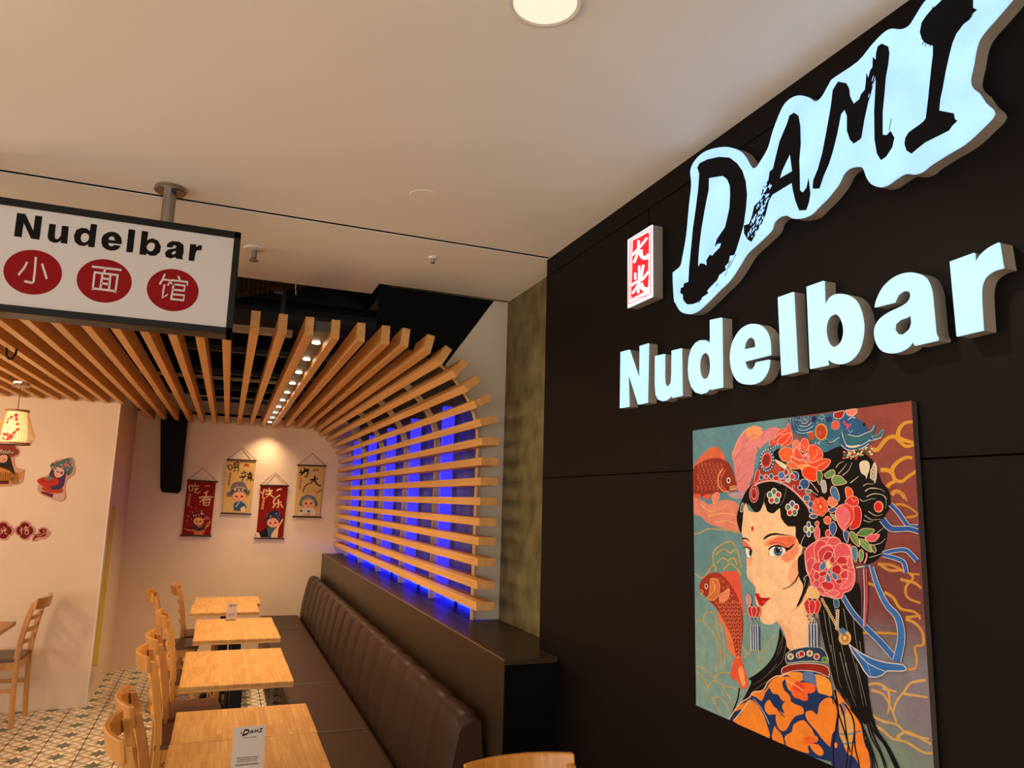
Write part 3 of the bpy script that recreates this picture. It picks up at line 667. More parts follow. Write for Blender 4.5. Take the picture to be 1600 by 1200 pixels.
def sc1(a):
    B_(a, [[(152, 490), (165, 535), (190, 528)], [(155, 490), (190, 480), (190, 528)], [(218, 462), (205, 495)], [(205, 492), (252, 486)], [(205, 520), (245, 512), (208, 545), (240, 556), (264, 540)]], 10, CRM)
    B_(a, [[(340, 540), (300, 560)], [(252, 603), (320, 588), (392, 598)], [(322, 552), (318, 622)], [(312, 600), (256, 645)], [(328, 600), (372, 618)], [(296, 628), (352, 622), (348, 672)], [(296, 628), (298, 672), (348, 672)], [(298, 650), (350, 646)]], 13, CRM)
    a.line([(305, 494), (330, 486), (358, 492)], 14, (170, 90, 70))
    rings4(a, 166, 575, -5, 30, (205, 150, 110), RED)
    a.poly([(90, 885), (150, 905), (205, 905), (240, 870), (300, 870), (330, 850), (370, 815), (345, 880), (310, 905), (290, 960), (200, 960), (205, 925), (150, 920)], (190, 105, 50), sm=2)
    a.poly([(190, 850), (250, 890), (320, 860), (300, 910), (250, 925), (200, 905)], (60, 52, 50)); kid(a, 248, 828, 62, None, face=(228, 160, 112), cheek=(170, 90, 50))
    rr = random.Random(2)
    for i in range(46):
        t_ = rr.uniform(pi*.98, 2.02*pi); r_ = rr.uniform(50, 105); a.ell((248+r_*cos(t_), 810+r_*.85*sin(t_)), rr.uniform(4, 8), rr.uniform(4, 8), rr.choice([(215, 205, 200), (215, 205, 200), (70, 80, 90), (200, 70, 80), (60, 50, 50)]), n=8)
    for x, y in [(150, 775), (140, 820), (180, 690), (220, 700), (335, 800), (260, 665), (165, 735)]: a.ell((x, y), 8, 8, (205, 90, 90), n=8)
def sc2(a):
    B_(a, [[(530, 290), (545, 330), (570, 318), (560, 285), (530, 290)], [(585, 275), (630, 262), (628, 300), (590, 305), (585, 275)], [(588, 290), (628, 282)], [(585, 318), (632, 308), (625, 358)], [(600, 330), (585, 352)]], 12, INK)
    B_(a, [[(680, 340), (690, 355)], [(655, 368), (715, 358)], [(665, 385), (672, 400)], [(700, 375), (690, 398)], [(640, 405), (715, 395)], [(682, 400), (665, 445)], [(715, 375), (765, 365)], [(730, 385), (725, 410), (760, 400), (758, 380), (730, 385)], [(742, 350), (748, 445)], [(745, 405), (710, 435)], [(750, 405), (775, 440)]], 12, INK)
    a.line([(685, 293), (705, 285), (735, 290)], 17, (165, 60, 40))
    rings4(a, 553, 372, -4, 32, (140, 60, 40), TAN)
    kid(a, 637, 588, 78, None, body=(50, 82, 120))
    a.poly([(560, 590), (520, 580), (530, 545), (555, 540), (565, 480), (600, 452), (650, 445), (690, 460), (712, 500), (718, 525), (740, 530), (742, 560), (715, 580), (700, 555), (640, 540), (580, 565)], (108, 100, 105), sm=3)
    a.line([(560, 565), (580, 535), (640, 520), (700, 535), (712, 565)], 16, (60, 58, 66)); a.line([(585, 515), (640, 500), (700, 512)], 10, (190, 170, 150))
    for x in (600, 635, 672): a.ell((x, 525), 11, 8, (214, 196, 168), n=10)
    a.ell((617, 484), 14, 10, (205, 70, 110), n=10); a.line([(640, 640), (605, 690)], 9, (190, 180, 170)); a.poly([(650, 700), (690, 680), (700, 735), (655, 742)], (222, 190, 150))
def sc3(a):
    B_(a, [[(880, 515), (862, 600)], [(845, 545), (866, 560)], [(900, 520), (895, 545)], [(905, 540), (958, 528), (930, 560)], [(925, 505), (930, 560), (895, 600)], [(890, 568), (955, 560)], [(925, 565), (975, 600)]], 13, CRM)
    B_(a, [[(1030, 575), (985, 605)], [(985, 605), (968, 660), (1050, 640)], [(1015, 615), (1015, 690), (998, 690)], [(985, 665), (958, 700)], [(1035, 660), (1060, 698)]], 15, CRM)
    a.line([(1000, 535), (1020, 520), (1050, 520)], 15, CRM); rings4(a, 876, 610, -5, 30, (216, 170, 130), RED)
    a.poly([(803, 985), (805, 930), (850, 930), (900, 880), (945, 885), (960, 985)], (34, 24, 24), sm=2); a.poly([(905, 885), (985, 880), (955, 985), (920, 985)], (70, 86, 108))
    a.poly([(800, 930), (830, 940), (845, 985), (800, 985)], (225, 190, 160)); a.poly([(950, 950), (985, 900), (1030, 840), (1052, 805), (1062, 812), (1040, 850), (1015, 900), (1005, 985), (950, 985)], (222, 180, 130), sm=2)
    kid(a, 962, 842, 72, None)
    a.poly([(895, 850), (898, 790), (925, 745), (985, 725), (1030, 750), (1040, 800), (1020, 840), (1005, 800), (960, 785), (925, 800)], (38, 40, 62), sm=3)
    rr = random.Random(5)
    for i in range(34): a.ell((rr.uniform(905, 1030), rr.uniform(745, 825)), 4, 4, rr.choice([(150, 160, 185), (90, 95, 130), (190, 195, 205)]), n=6)
def sc4(a):
    B_(a, [[(1225, 335), (1240, 345)], [(1215, 360), (1300, 345)], [(1270, 315), (1258, 360), (1225, 385)], [(1270, 345), (1305, 330), (1285, 400), (1268, 392)], [(1240, 365), (1250, 378)]], 16, INK)
    B_(a, [[(1320, 430), (1400, 418)], [(1368, 392), (1358, 430), (1315, 468)], [(1362, 430), (1390, 475), (1430, 488)]], 17, INK)
    a.line([(1350, 345), (1372, 333), (1402, 336)], 13, (170, 70, 40)); rings4(a, 1232, 420, -4, 28, (150, 100, 60), TAN)
    a.line([(1252, 545), (1268, 495), (1310, 462)], 12, (140, 44, 34)); a.line([(1380, 555), (1440, 520)], 9, (140, 44, 34)); a.line([(1250, 560), (1400, 520)], 3, (150, 110, 80))
    for x, y, r_ in [(1300, 575, 12), (1302, 545, 9), (1300, 520, 8), (1285, 510, 8), (1330, 515, 7)]: a.ell((x, y), r_, r_*.8, (150, 140, 125), n=8)
    a.poly([(1210, 770), (1215, 720), (1255, 700), (1350, 700), (1380, 760), (1330, 775), (1300, 740), (1250, 770)], (205, 190, 175), sm=2); a.poly([(1215, 725), (1250, 710), (1240, 745)], (70, 74, 90)); a.poly([(1285, 735), (1315, 715), (1320, 745)], (60, 70, 100))
    kid(a, 1305, 655, 74, None)
    a.poly([(1215, 670), (1225, 620), (1250, 590), (1300, 575), (1355, 590), (1385, 630), (1392, 670), (1370, 690), (1358, 650), (1305, 610), (1250, 640), (1240, 680)], (92, 100, 112), sm=3)
    a.line([(1240, 640), (1300, 595), (1362, 640)], 8, (175, 165, 150))
scroll(1, ((135, 432), (435, 450)), ((65, 962), (372, 970)), [(140, 440), (415, 455), (362, 965), (85, 955)], (290, 316), RED, 'red wall scroll reading 吃香, the leftmost, beside the black box', sc1)
scroll(2, ((515, 235), (810, 245)), ((460, 748), (757, 758)), [(520, 240), (798, 248), (745, 752), (475, 742)], (672, 120), TAN, 'tan wall scroll reading 喝辣 with a boy in a blue robe', sc2)
scroll(3, ((835, 480), (1118, 487)), ((780, 988), (1070, 992)), [(845, 485), (1105, 490), (1055, 985), (800, 985)], (985, 360), RED, 'red wall scroll reading 快乐, hanging between the two tan scrolls', sc3)
scroll(4, ((1197, 288), (1475, 297)), ((1150, 782), (1430, 788)), [(1205, 292), (1462, 300), (1410, 783), (1165, 778)], (1342, 175), TAN, 'tan wall scroll reading 为大, the rightmost, nearest the blue screen', sc4)

# ================================================================ STICKERS ON THE LEFT WALL
Q_ = crop(0, 590, 4.2857)
def sticker(name, outline, rim, label, cat, draw, group=None):
    a = Art(lambda x, y: onY(*Q_([(x, y)])[0], YP-.006), (0, -1, 0), 1e-4)
    a.m.col = lin(rim); a.m.extrude([[onY(*Q_([q])[0], YP-.006) for q in smoothc(outline, 3)]], (0, .0055, 0))
    draw(a); return tag(a.m.build(name, M_print), label, cat, group)
def d1(a):
    a.poly([(290, 745), (340, 730), (420, 745), (430, 800), (405, 825), (350, 805), (275, 770)], (205, 165, 150), sm=2)
    a.poly([(285, 730), (370, 720), (415, 740), (420, 770), (355, 775), (290, 760)], (180, 70, 40), sm=2); a.poly([(275, 760), (360, 780), (350, 805), (275, 772)], (105, 35, 60))
    a.poly([(355, 600), (385, 575), (440, 610), (437, 680), (415, 740), (345, 750), (335, 700), (330, 650)], (78, 52, 92), sm=3)
    a.poly([(375, 600), (425, 615), (425, 650), (385, 670), (362, 645)], (226, 176, 150), sm=3); a.ell((385, 628), 9, 6, (60, 40, 50), rot=.3); a.ell((412, 640), 9, 6, (60, 40, 50), rot=.3); a.ell((383, 655), 5, 3, (170, 40, 40))
    a.poly([(345, 605), (340, 580), (370, 565), (400, 560), (435, 545), (465, 540), (485, 560), (490, 610), (470, 650), (450, 655), (430, 615), (395, 598)], (74, 112, 112), sm=3)
    rr = random.Random(9)
    for i in range(26): a.ell((rr.uniform(345, 490), rr.uniform(550, 640)), 7, 7, rr.choice([(200, 110, 110), (150, 170, 160), (190, 90, 90), (60, 90, 96)]), n=8)
    a.ell((440, 585), 13, 13, (205, 110, 100))
    a.poly([(248, 692), (280, 672), (330, 665), (385, 675), (395, 710), (350, 725), (290, 728)], (188, 52, 42), sm=2); a.poly([(300, 672), (330, 660), (360, 670), (345, 690), (310, 690)], (120, 110, 110))
    for i in range(6): a.line([(325, 700), (258+24*i, 690+abs(i-2)*-3)], 2, (120, 25, 25), sm=0)
sticker('wall_sticker', [(245, 690), (280, 665), (325, 650), (340, 610), (335, 580), (385, 550), (440, 540), (480, 535), (500, 590), (500, 640), (470, 670), (445, 690), (435, 740), (440, 800), (410, 832), (350, 815), (270, 780), (250, 740), (258, 710)], (200, 150, 130), 'wall sticker of an opera lady in a teal headdress holding a red fan', 'wall sticker', d1)
def d2(a):
    a.poly([(-60, 710), (-60, 640), (-20, 600), (60, 585), (110, 640), (160, 620), (150, 650), (120, 700), (70, 712)], (196, 128, 52), sm=2)
    a.poly([(-30, 560), (10, 510), (60, 515), (80, 570), (100, 650), (60, 620), (0, 600)], (50, 36, 30), sm=2)
    a.poly([(-10, 535), (20, 515), (50, 525), (45, 560), (15, 570), (-10, 560)], (214, 160, 128), sm=2); a.line([(15, 555), (40, 548)], 4, (130, 50, 50), sm=0)
    for i in range(14): a.line([(-30+i*11, 632+(i % 3)*4), (-36+i*12, 690)], 4, (52, 38, 30), sm=0)
    for c_ in [(-15, 470), (15, 458), (50, 458), (82, 470), (103, 498), (80, 510), (40, 478)]: a.ell(c_, 24, 22, (140, 60, 52))
    a.line([(-10, 518), (30, 492), (85, 512)], 16, (110, 100, 84)); 
    for x in range(-5, 90, 15): a.ell((x, 505-(1-((x-40)/50)**2)*10), 5, 5, (190, 180, 150), n=8)
    a.poly([(-50, 690), (60, 690), (58, 712), (-50, 712)], (92, 30, 34)); 
    for x in (75, 90, 105, 118): a.line([(x, 670), (x+6, 712)], 5, (120, 110, 90), sm=0)
sticker('wall_sticker', [(-70, 715), (-70, 500), (-35, 455), (0, 440), (60, 438), (110, 462), (130, 490), (118, 525), (95, 540), (105, 600), (160, 615), (160, 640), (128, 715)], (200, 150, 128), 'wall sticker of an opera figure in an orange robe and brown feather headdress', 'wall sticker', d2)
def quat(cx, cy, r): 
    return [(cx+r*(.80+.26*abs(cos(2*a))**.7)*cos(a), cy+r*(.80+.26*abs(cos(2*a))**.7)*sin(a)*.95) for a in [2*pi*i/64 for i in range(64)]]
def plaque(cx, cy, label, strokes):
    a = Art(lambda x, y: onY(*Q_([(x, y)])[0], YP-.006), (0, -1, 0), 1e-4)
    a.m.col = lin((196, 145, 128)); a.m.extrude([[onY(*Q_([q])[0], YP-.006) for q in quat(cx, cy, 66)]], (0, .0055, 0))
    a.poly(quat(cx, cy, 54), (118, 20, 22)); 
    for s_ in strokes: a.line([(cx+x, cy+y) for x, y in s_], 6, (222, 180, 160), 3, sm=3)
    return tag(a.m.build('wall_plaque', M_print), label, 'wall plaque', 'red quatrefoil plaques on the left wall')
plaque(22, 1025, 'dark red quatrefoil wall plaque with a pale character, cut by the left edge', [[(-15, -15), (-5, -5)], [(5, -25), (8, 0)], [(20, -15), (10, -3)], [(-20, 2), (25, -2)], [(-2, 5), (-20, 25)], [(10, 2), (12, 18), (30, 20)]])
plaque(166, 1025, 'dark red quatrefoil wall plaque with a pale character, beside the cloud swirl', [[(-22, -22), (-22, 25)], [(-32, -8), (-28, 2)], [(-14, -10), (-12, -2)], [(-5, -20), (30, -22)], [(8, -30), (10, -12)], [(-4, -8), (30, -10)], [(2, 2), (24, 0), (22, 22), (2, 22), (2, 2)]])
def d3(a):
    a.poly([(222, 1080), (240, 1052), (275, 1045), (262, 1030), (272, 1015), (300, 1012), (312, 1030), (302, 1055), (325, 1045), (300, 1070), (265, 1068), (245, 1072), (228, 1092)], (118, 20, 22), sm=3)
    a.line([(285, 1022), (298, 1030), (290, 1048), (268, 1058), (245, 1058)], 5, (205, 150, 132)); a.line([(232, 1082), (255, 1072), (300, 1066), (326, 1046)], 5, (205, 150, 132))
sticker('cloud_swirl', [(212, 1092), (222, 1055), (252, 1038), (255, 1012), (285, 1002), (318, 1012), (322, 1035), (338, 1030), (325, 1062), (295, 1082), (262, 1082), (240, 1098)], (196, 145, 128), 'dark red cloud swirl sticker on the left wall', 'wall sticker', d3)
#SIGNS
# ================================================================ LIT SIGNS ON THE DARK WALL
XF = 1.213
A_ = crop(960, 220, 4.2875); Bc = crop(1140, 120, 4.2875); Cc = crop(1340, 0, 4); Nc = crop(960, 400, 4.8); Rc = crop(1200, 360, 4)
wx = lambda pts, X=XF: [onX(x, y, X) for x, y in pts]
outl = A_([(515, 290), (508, 200), (540, 130), (600, 75), (680, 48), (760, 42), (830, 65), (870, 105), (900, 160), (925, 185), (950, 176)]) + \
  Bc([(190, 590), (255, 480), (290, 360), (350, 210), (400, 150), (460, 125), (520, 135), (555, 160), (590, 160), (625, 120), (670, 40), (697, 8)]) + \
  Cc([(0, 385), (80, 290), (150, 215), (205, 180), (270, 183), (320, 160), (360, 100), (400, 35), (440, -10), (520, -50), (640, -75), (800, -90), (930, -70), (985, -40)]) + \
  Cc([(950, 5), (860, 110), (770, 215), (735, 290), (715, 400), (695, 500), (712, 550), (750, 580), (790, 640), (848, 708), (760, 810), (660, 900), (560, 960), (450, 1030), (400, 1070), (350, 1088), (290, 1085), (230, 1120), (180, 1155), (130, 1168), (85, 1150), (55, 1110), (35, 1055), (5, 1040)]) + \
  Bc([(800, 610), (755, 650), (720, 720), (650, 810), (590, 870), (540, 920), (480, 945), (420, 948), (380, 928), (330, 938), (290, 975), (270, 1030), (190, 1110), (110, 1185)]) + \
  A_([(830, 840), (770, 930), (700, 1000), (600, 1100), (545, 1145), (490, 1160), (440, 1140), (410, 1090), (398, 1060), (390, 900), (400, 875), (440, 840), (455, 780), (480, 640), (500, 430)])
zmax = CEIL-.03
def clipz(ps): return [Vector((p.x, p.y, min(p.z, zmax))) for p in ps]
od = clipz(wx(smoothc(outl, 3)))
dm = empty('illuminated_sign', (XW, 1.4, 2.4), 'large glowing white sign with black brush lettering, topmost on the dark wall', 'illuminated sign')
lp_ = [p.copy() for p in od]
rel(MB().extrude([od], (.006, 0, 0)).build('acrylic_face', M_face), dm)
m_ = MB(); n = len(od); back = [Vector((XW-.001, p.y, p.z)) for p in od]; fr = [Vector((p.x+.0055, p.y, p.z)) for p in od]
m_.add(fr+back, [(i, (i+1) % n, (i+1) % n+n, i+n) for i in range(n)]); rel(m_.build('side_return', M_return), dm)
def vin(loops, name='brush_letter', lift=.0012, M=None):
    m = MB(); m.extrude([clipz(wx(l, XF-lift)) for l in loops], (.001, 0, 0)); return rel(m.build(name, M or M_vinyl), dm)
Dout = A_([(555, 180), (570, 150), (620, 125), (700, 107), (770, 112), (820, 150), (855, 200), (878, 270), (887, 360), (880, 450), (865, 560), (840, 650), (815, 730), (800, 765), (772, 770), (765, 815), (740, 840), (745, 865), (700, 900), (690, 930), (640, 980), (620, 1005), (628, 1022), (590, 1045), (560, 1080), (520, 1095), (485, 1095), (460, 1065), (458, 1030), (440, 1020), (445, 985), (462, 980), (465, 955), (495, 945), (500, 850), (515, 700), (525, 590), (545, 450), (560, 330), (568, 220)])
Dh = A_([(632, 250), (690, 240), (725, 235), (755, 258), (772, 300), (775, 360), (770, 450), (755, 520), (740, 580), (705, 630), (685, 660), (672, 710), (690, 690), (715, 685), (705, 715), (670, 750), (655, 770), (640, 762), (615, 800), (618, 835), (595, 822), (575, 820), (560, 845), (560, 800), (568, 700), (580, 600), (600, 480), (615, 400), (630, 330)])
vin([Dout, Dh])
Aout = Bc([(430, 240), (460, 260), (472, 330), (475, 450), (465, 560), (468, 640), (470, 760), (490, 775), (515, 740), (528, 680), (535, 740), (540, 780), (530, 840), (512, 893), (465, 895), (440, 830), (425, 770), (415, 710), (350, 750), (285, 790), (262, 830), (240, 920), (215, 980), (180, 1040), (145, 1105), (120, 1090), (97, 1050), (95, 995), (130, 985), (150, 930), (165, 865), (200, 830), (225, 740), (260, 690), (268, 635), (290, 615), (310, 530), (335, 430), (360, 370), (385, 310), (400, 260)])
Ah = Bc([(403, 518), (410, 570), (418, 632), (370, 660), (335, 680), (350, 630), (378, 570)])
vin([Aout, Ah])
Mout = Bc([(555, 745), (560, 690), (590, 620), (620, 510), (645, 380), (665, 270), (680, 180), (690, 90), (725, 32), (780, 42), (800, 80), (805, 130), (830, 180), (868, 150)]) + \
  Cc([(20, 590), (45, 560), (50, 520), (55, 455), (65, 490), (78, 440), (92, 420), (95, 355), (112, 375), (115, 330), (125, 290), (150, 272), (190, 290), (197, 330), (190, 400), (175, 480), (165, 600), (155, 700), (155, 840), (180, 845), (205, 818), (228, 860), (215, 920), (175, 980), (145, 1000), (120, 960), (105, 870), (103, 700), (110, 560), (114, 490), (95, 530), (80, 590), (62, 650), (40, 750), (22, 860)]) + \
  Bc([(870, 420), (830, 447), (805, 420), (785, 360), (785, 260), (768, 220), (745, 250), (720, 380), (690, 500), (665, 580), (630, 660), (610, 720), (600, 748), (565, 750)])
vin([Mout])
Iout = Cc([(530, -28), (620, -40), (700, -30), (720, 0), (720, 48), (746, 60), (712, 88), (700, 120), (660, 150), (615, 210), (590, 270), (570, 350), (550, 440), (530, 550), (515, 620), (508, 690), (560, 700), (600, 708), (606, 742), (622, 755), (590, 785), (570, 815), (500, 850), (420, 890), (370, 930), (335, 960), (305, 940), (292, 900), (298, 860), (320, 825), (370, 790), (410, 760), (425, 740), (440, 620), (450, 520), (460, 420), (470, 340), (470, 285), (440, 278), (415, 265), (400, 240), (388, 200), (400, 140), (430, 95), (465, 55), (500, 25), (525, 0)])
vin([Iout])
# dry-brush flecks
fk = MB(); rr = random.Random(11)
def fleck(p, ang, l, w_, mb):
    L_, R_ = px_strip([(p[0]-cos(ang)*l/2, p[1]-sin(ang)*l/2), p, (p[0]+cos(ang)*l/2, p[1]+sin(ang)*l/2)], lambda t_: w_*(1-abs(2*t_-1))+.12)
    mb.extrude([clipz(wx(L_+R_[::-1], XF-.0018))], (.0006, 0, 0))
for i in range(95):
    t_ = rr.random(); x = 255+(150-255)*t_+rr.uniform(-38, 40)*(.6+.4*t_); y = 720+(1075-720)*t_
    fleck(Bc([(x, y)])[0], 1.95+rr.uniform(-.35, .35), rr.uniform(3, 8), rr.uniform(.8, 2.0), fk)
for i in range(22):
    t_ = rr.random(); fleck(Cc([(60+45*(1-t_)+rr.uniform(-14, 14), 480+250*t_)])[0], 1.85, rr.uniform(4, 12), rr.uniform(.5, 1.1), fk)
for i in range(18):
    t_ = rr.random(); fleck(A_([(590+(800-590)*t_+rr.uniform(-8, 8), 1065-250*t_+rr.uniform(-10, 10))])[0], -.95, rr.uniform(3, 9), rr.uniform(.5, 1.2), fk)
rel(fk.build('brush_flecks', M_face), dm)
bk = MB()
for p0, p1, w_ in [((815, 755), (738, 905), .5), ((780, 800), (748, 870), .5), ((690, 955), (684, 975), .8), ((585, 1050), (565, 1085), .8)]:
    L_, R_ = px_strip(A_([p0, p1]), w_); bk.extrude([wx(L_+R_[::-1], XF-.0012)], (.001, 0, 0))
for p0, p1, w_ in [((210, 740), (195, 815), .5), ((408, 262), (405, 282), .7), ((425, 275), (422, 292), .7), ((455, 278), (452, 290), .7), ((470, 40), (465, 60), .8), ((718, 85), (708, 110), .6)]:
    L_, R_ = px_strip(Cc([p0, p1]), w_); bk.extrude([wx(L_+R_[::-1], XF-.0012)], (.001, 0, 0))
rel(bk.build('brush_bristles', M_vinyl), dm)

# Nudelbar channel letters
def chan(ch, loops, label, sm=None):
    loops = [smoothc(l, 3) if sm and sm[i] else l for i, l in enumerate(loops)]
    f3 = [wx(l) for l in loops]; c_ = sum(f3[0], Vector())/len(f3[0])
    t = empty('channel_letter', (XW, c_.y, c_.z), label, 'illuminated letter', 'glowing white letters on the dark wall')
    rel(MB().extrude(f3, (.005, 0, 0)).build('acrylic_face', M_faceN), t)
    m = MB()
    for l in f3:
        n = len(l); fr = [Vector((p.x+.0045, p.y, p.z)) for p in l]; b_ = [Vector((XW-.001, p.y, p.z)) for p in l]
        m.add(fr+b_, [(i, (i+1) % n, (i+1) % n+n, i+n) for i in range(n)])
    rel(m.build('side_return', M_return), t)
chan('N', [Nc([(45, 720), (108, 703), (186, 935), (188, 675), (252, 655), (243, 1100), (176, 1114), (98, 862), (105, 1130), (40, 1141)])], 'glowing white capital letter N, first of the word on the dark wall')
chan('u', [Nc([(303, 750), (372, 735), (371, 900), (374, 955), (385, 978), (405, 975), (422, 950), (426, 880), (428, 710), (498, 692), (502, 1048), (432, 1064), (430, 1032), (415, 1058), (385, 1082), (355, 1088), (325, 1075), (308, 1040), (302, 960)])], 'glowing white letter u of the word on the dark wall')
chan('d', [Nc([(715, 480), (800, 462), (806, 985), (720, 1003), (718, 965), (705, 1000), (680, 1025), (645, 1035), (605, 1022), (575, 980), (556, 920), (550, 850), (556, 760), (575, 695), (605, 652), (640, 632), (675, 630), (700, 645), (716, 672)]), Nc([(675, 725), (695, 733), (710, 760), (717, 815), (714, 865), (702, 905), (680, 922), (655, 915), (640, 885), (633, 840), (636, 785), (650, 743)])], 'glowing white letter d of the word on the dark wall', (0, 1))
chan('e', [smoothc(Nc([(1165, 742), (1162, 650), (1148, 590), (1120, 545), (1085, 517), (1045, 509), (1000, 515), (950, 545), (910, 595), (880, 660), (866, 740), (870, 820), (888, 885), (920, 935), (960, 958), (1005, 964), (1050, 958), (1095, 935), (1130, 890), (1152, 835), (1158, 777)]), 3, closed=False)+Nc([(1060, 797), (1050, 825), (1038, 845), (1012, 857), (985, 838), (970, 792)]), Nc([(965, 702), (1057, 682), (1052, 640), (1040, 618), (1018, 608), (994, 620), (975, 650)])], 'glowing white letter e of the word on the dark wall')
chan('l', [Nc([(1225, 310), (1338, 270), (1368, 868), (1252, 895)])], 'glowing white letter l of the word, plain upright bar')
chan('b', [Rc([(240, 352), (345, 315), (350, 488)])+smoothc(Rc([(350, 488), (372, 435), (405, 405), (450, 396), (500, 406), (545, 440), (575, 500), (591, 580), (588, 660), (565, 745), (520, 805), (465, 833), (415, 832), (380, 810), (366, 795)]), 3, closed=False)+Rc([(370, 842), (262, 865)]), Rc([(415, 522), (445, 540), (464, 585), (470, 630), (462, 680), (440, 715), (405, 730), (375, 705), (360, 655), (357, 600), (375, 545)])], 'glowing white letter b of the word on the dark wall', (0, 1))
chan('a', [Rc([(785, 450), (665, 480)])+smoothc(Rc([(665, 480), (680, 425), (720, 350), (790, 290), (865, 264), (930, 268), (985, 300), (1015, 370), (1025, 450), (1035, 560), (1043, 640), (1058, 672)]), 3, closed=False)+Rc([(1052, 688), (915, 720), (902, 690)])+smoothc(Rc([(902, 690), (870, 730), (820, 758), (760, 768), (710, 752), (675, 705), (662, 640), (672, 590), (705, 545), (760, 508), (825, 478), (868, 450), (887, 418), (885, 388), (862, 378), (835, 382), (805, 405)]), 3, closed=False), Rc([(890, 525), (895, 580), (880, 620), (845, 650), (808, 650), (786, 620), (790, 585), (820, 558), (860, 545)])], 'glowing white letter a of the word on the dark wall')
chan('r', [Rc([(1135, 195), (1285, 140), (1290, 220)])+smoothc(Rc([(1290, 220), (1315, 165), (1370, 112), (1440, 75)]), 3, closed=False)+smoothc(Rc([(1465, 235), (1405, 253), (1350, 295), (1328, 360), (1328, 450)]), 3, closed=False)+Rc([(1338, 625), (1178, 662)])], 'glowing white letter r, last of the word on the dark wall')

# red stamp light box
Z_ = crop(970, 340, 8); XS = 1.209
sb = empty('stamp_sign', (XW, 1.95, 2.4), 'small upright light box with a red stamp, left of the big glowing sign', 'illuminated sign')
q4 = Z_([(95, 270), (395, 88), (386, 997), (75, 1132)])
w4 = [onX(*q, XS) for q in q4]; ya = (w4[0].y+w4[3].y)/2; yb = (w4[1].y+w4[2].y)/2; za = (w4[0].z+w4[1].z)/2; zb = (w4[2].z+w4[3].z)/2
rel(MB().box(XS, XS+.004, yb, ya, zb, za).build('acrylic_face', M_whitelit), sb)
rel(MB().box(XS+.0041, XW-.001, yb+.0005, ya-.0005, zb+.0005, za-.0005).build('side_return', M_return), sb)
m = MB(); m.extrude([[onX(*q, XS-.0008) for q in Z_([(150, 285), (205, 262), (340, 185), (352, 200), (350, 440), (340, 600), (350, 700), (340, 860), (335, 905), (270, 940), (145, 1005), (130, 985), (140, 700), (145, 450)])]], (.0006, 0, 0))
for a_, b_ in [((112, 285), (375, 128)), ((375, 128), (368, 960)), ((368, 960), (95, 1080)), ((95, 1080), (112, 285)), ((130, 300), (122, 1020)), ((122, 1020), (345, 970))]:
    L_, R_ = px_strip(Z_([a_, b_]), .8); m.extrude([[onX(*q, XS-.0008) for q in L_+R_[::-1]]], (.0006, 0, 0))
rel(m.build('red_stamp', M_redlit), sb)
m = MB()
for st_, wd in [([(140, 475), (180, 430), (235, 370), (330, 250)], 3.6), ([(222, 285), (215, 400), (190, 500), (160, 565)], 3.8), ([(250, 400), (250, 460), (280, 500), (320, 500), (352, 460)], 6), ([(180, 690), (180, 775)], 3.6), ([(230, 600), (228, 750), (215, 945)], 3.8), ([(282, 590), (262, 700), (235, 800)], 3.8), ([(130, 850), (200, 800), (270, 770), (348, 670)], 3.8), ([(220, 830), (185, 890), (142, 950)], 3.6), ([(245, 820), (280, 890), (350, 900)], 7)]:
    L_, R_ = px_strip(smoothc(Z_(st_), 3, closed=False), wd*1.0)
    m.extrude([[onX(*q, XS-.0014) for q in L_+R_[::-1]]], (.0005, 0, 0))
rel(m.build('stamp_character', M_whitelit), sb)
#PAINTING
# ================================================================ PAINTING
P1 = crop(1060, 620, 4.2875); P2 = crop(1220, 620, 4.2875); P3 = crop(1060, 860, 4.2875); P4 = crop(1220, 860, 3.528)
E1 = crop(1140, 740, 8.571); H1 = crop(1180, 620, 8.569); G1 = crop(1300, 620, 7.5); F1 = crop(1230, 760, 6.669); J1 = crop(1130, 1000, 6); K1 = crop(1280, 1000, 6)
XPT = 1.236
c4 = [onX(x, y, XPT) for x, y in [(1081, 673), (1426, 626), (1457, 1200), (1089, 1102.6)]]
py1 = (c4[0].y+c4[3].y)/2; py0 = (c4[1].y+c4[2].y)/2; pz1 = (c4[0].z+c4[1].z)/2; pz0 = c4[3].z
pt = empty('painting', (XW, (py0+py1)/2, (pz0+pz1)/2), 'large unframed painting of an opera lady in a flowered headdress with two red fish', 'painting')
rel(MB().box(XPT+.0002, XW-.0005, py0, py1, pz0, pz1).build('canvas', mat('canvas_edge', (.05, .035, .03), .7)), pt)
def wpix(p):       # point of the painting plane -> photograph pixel
    d = p-EYE; z = d.dot(_f); return (800+FPX*d.dot(_r)/z, 600-FPX*d.dot(_u)/z)
a = Art(lambda x, y: onX(x, y, XPT), (-1, 0, 0), 6e-6)
def sst(e0, e1, x): t_ = max(0, min(1, (x-e0)/(e1-e0))); return t_*t_*(3-2*t_)
def mixc(c1, c2, t_): return tuple(p*(1-t_)+q*t_ for p, q in zip(c1, c2))
NG = 72
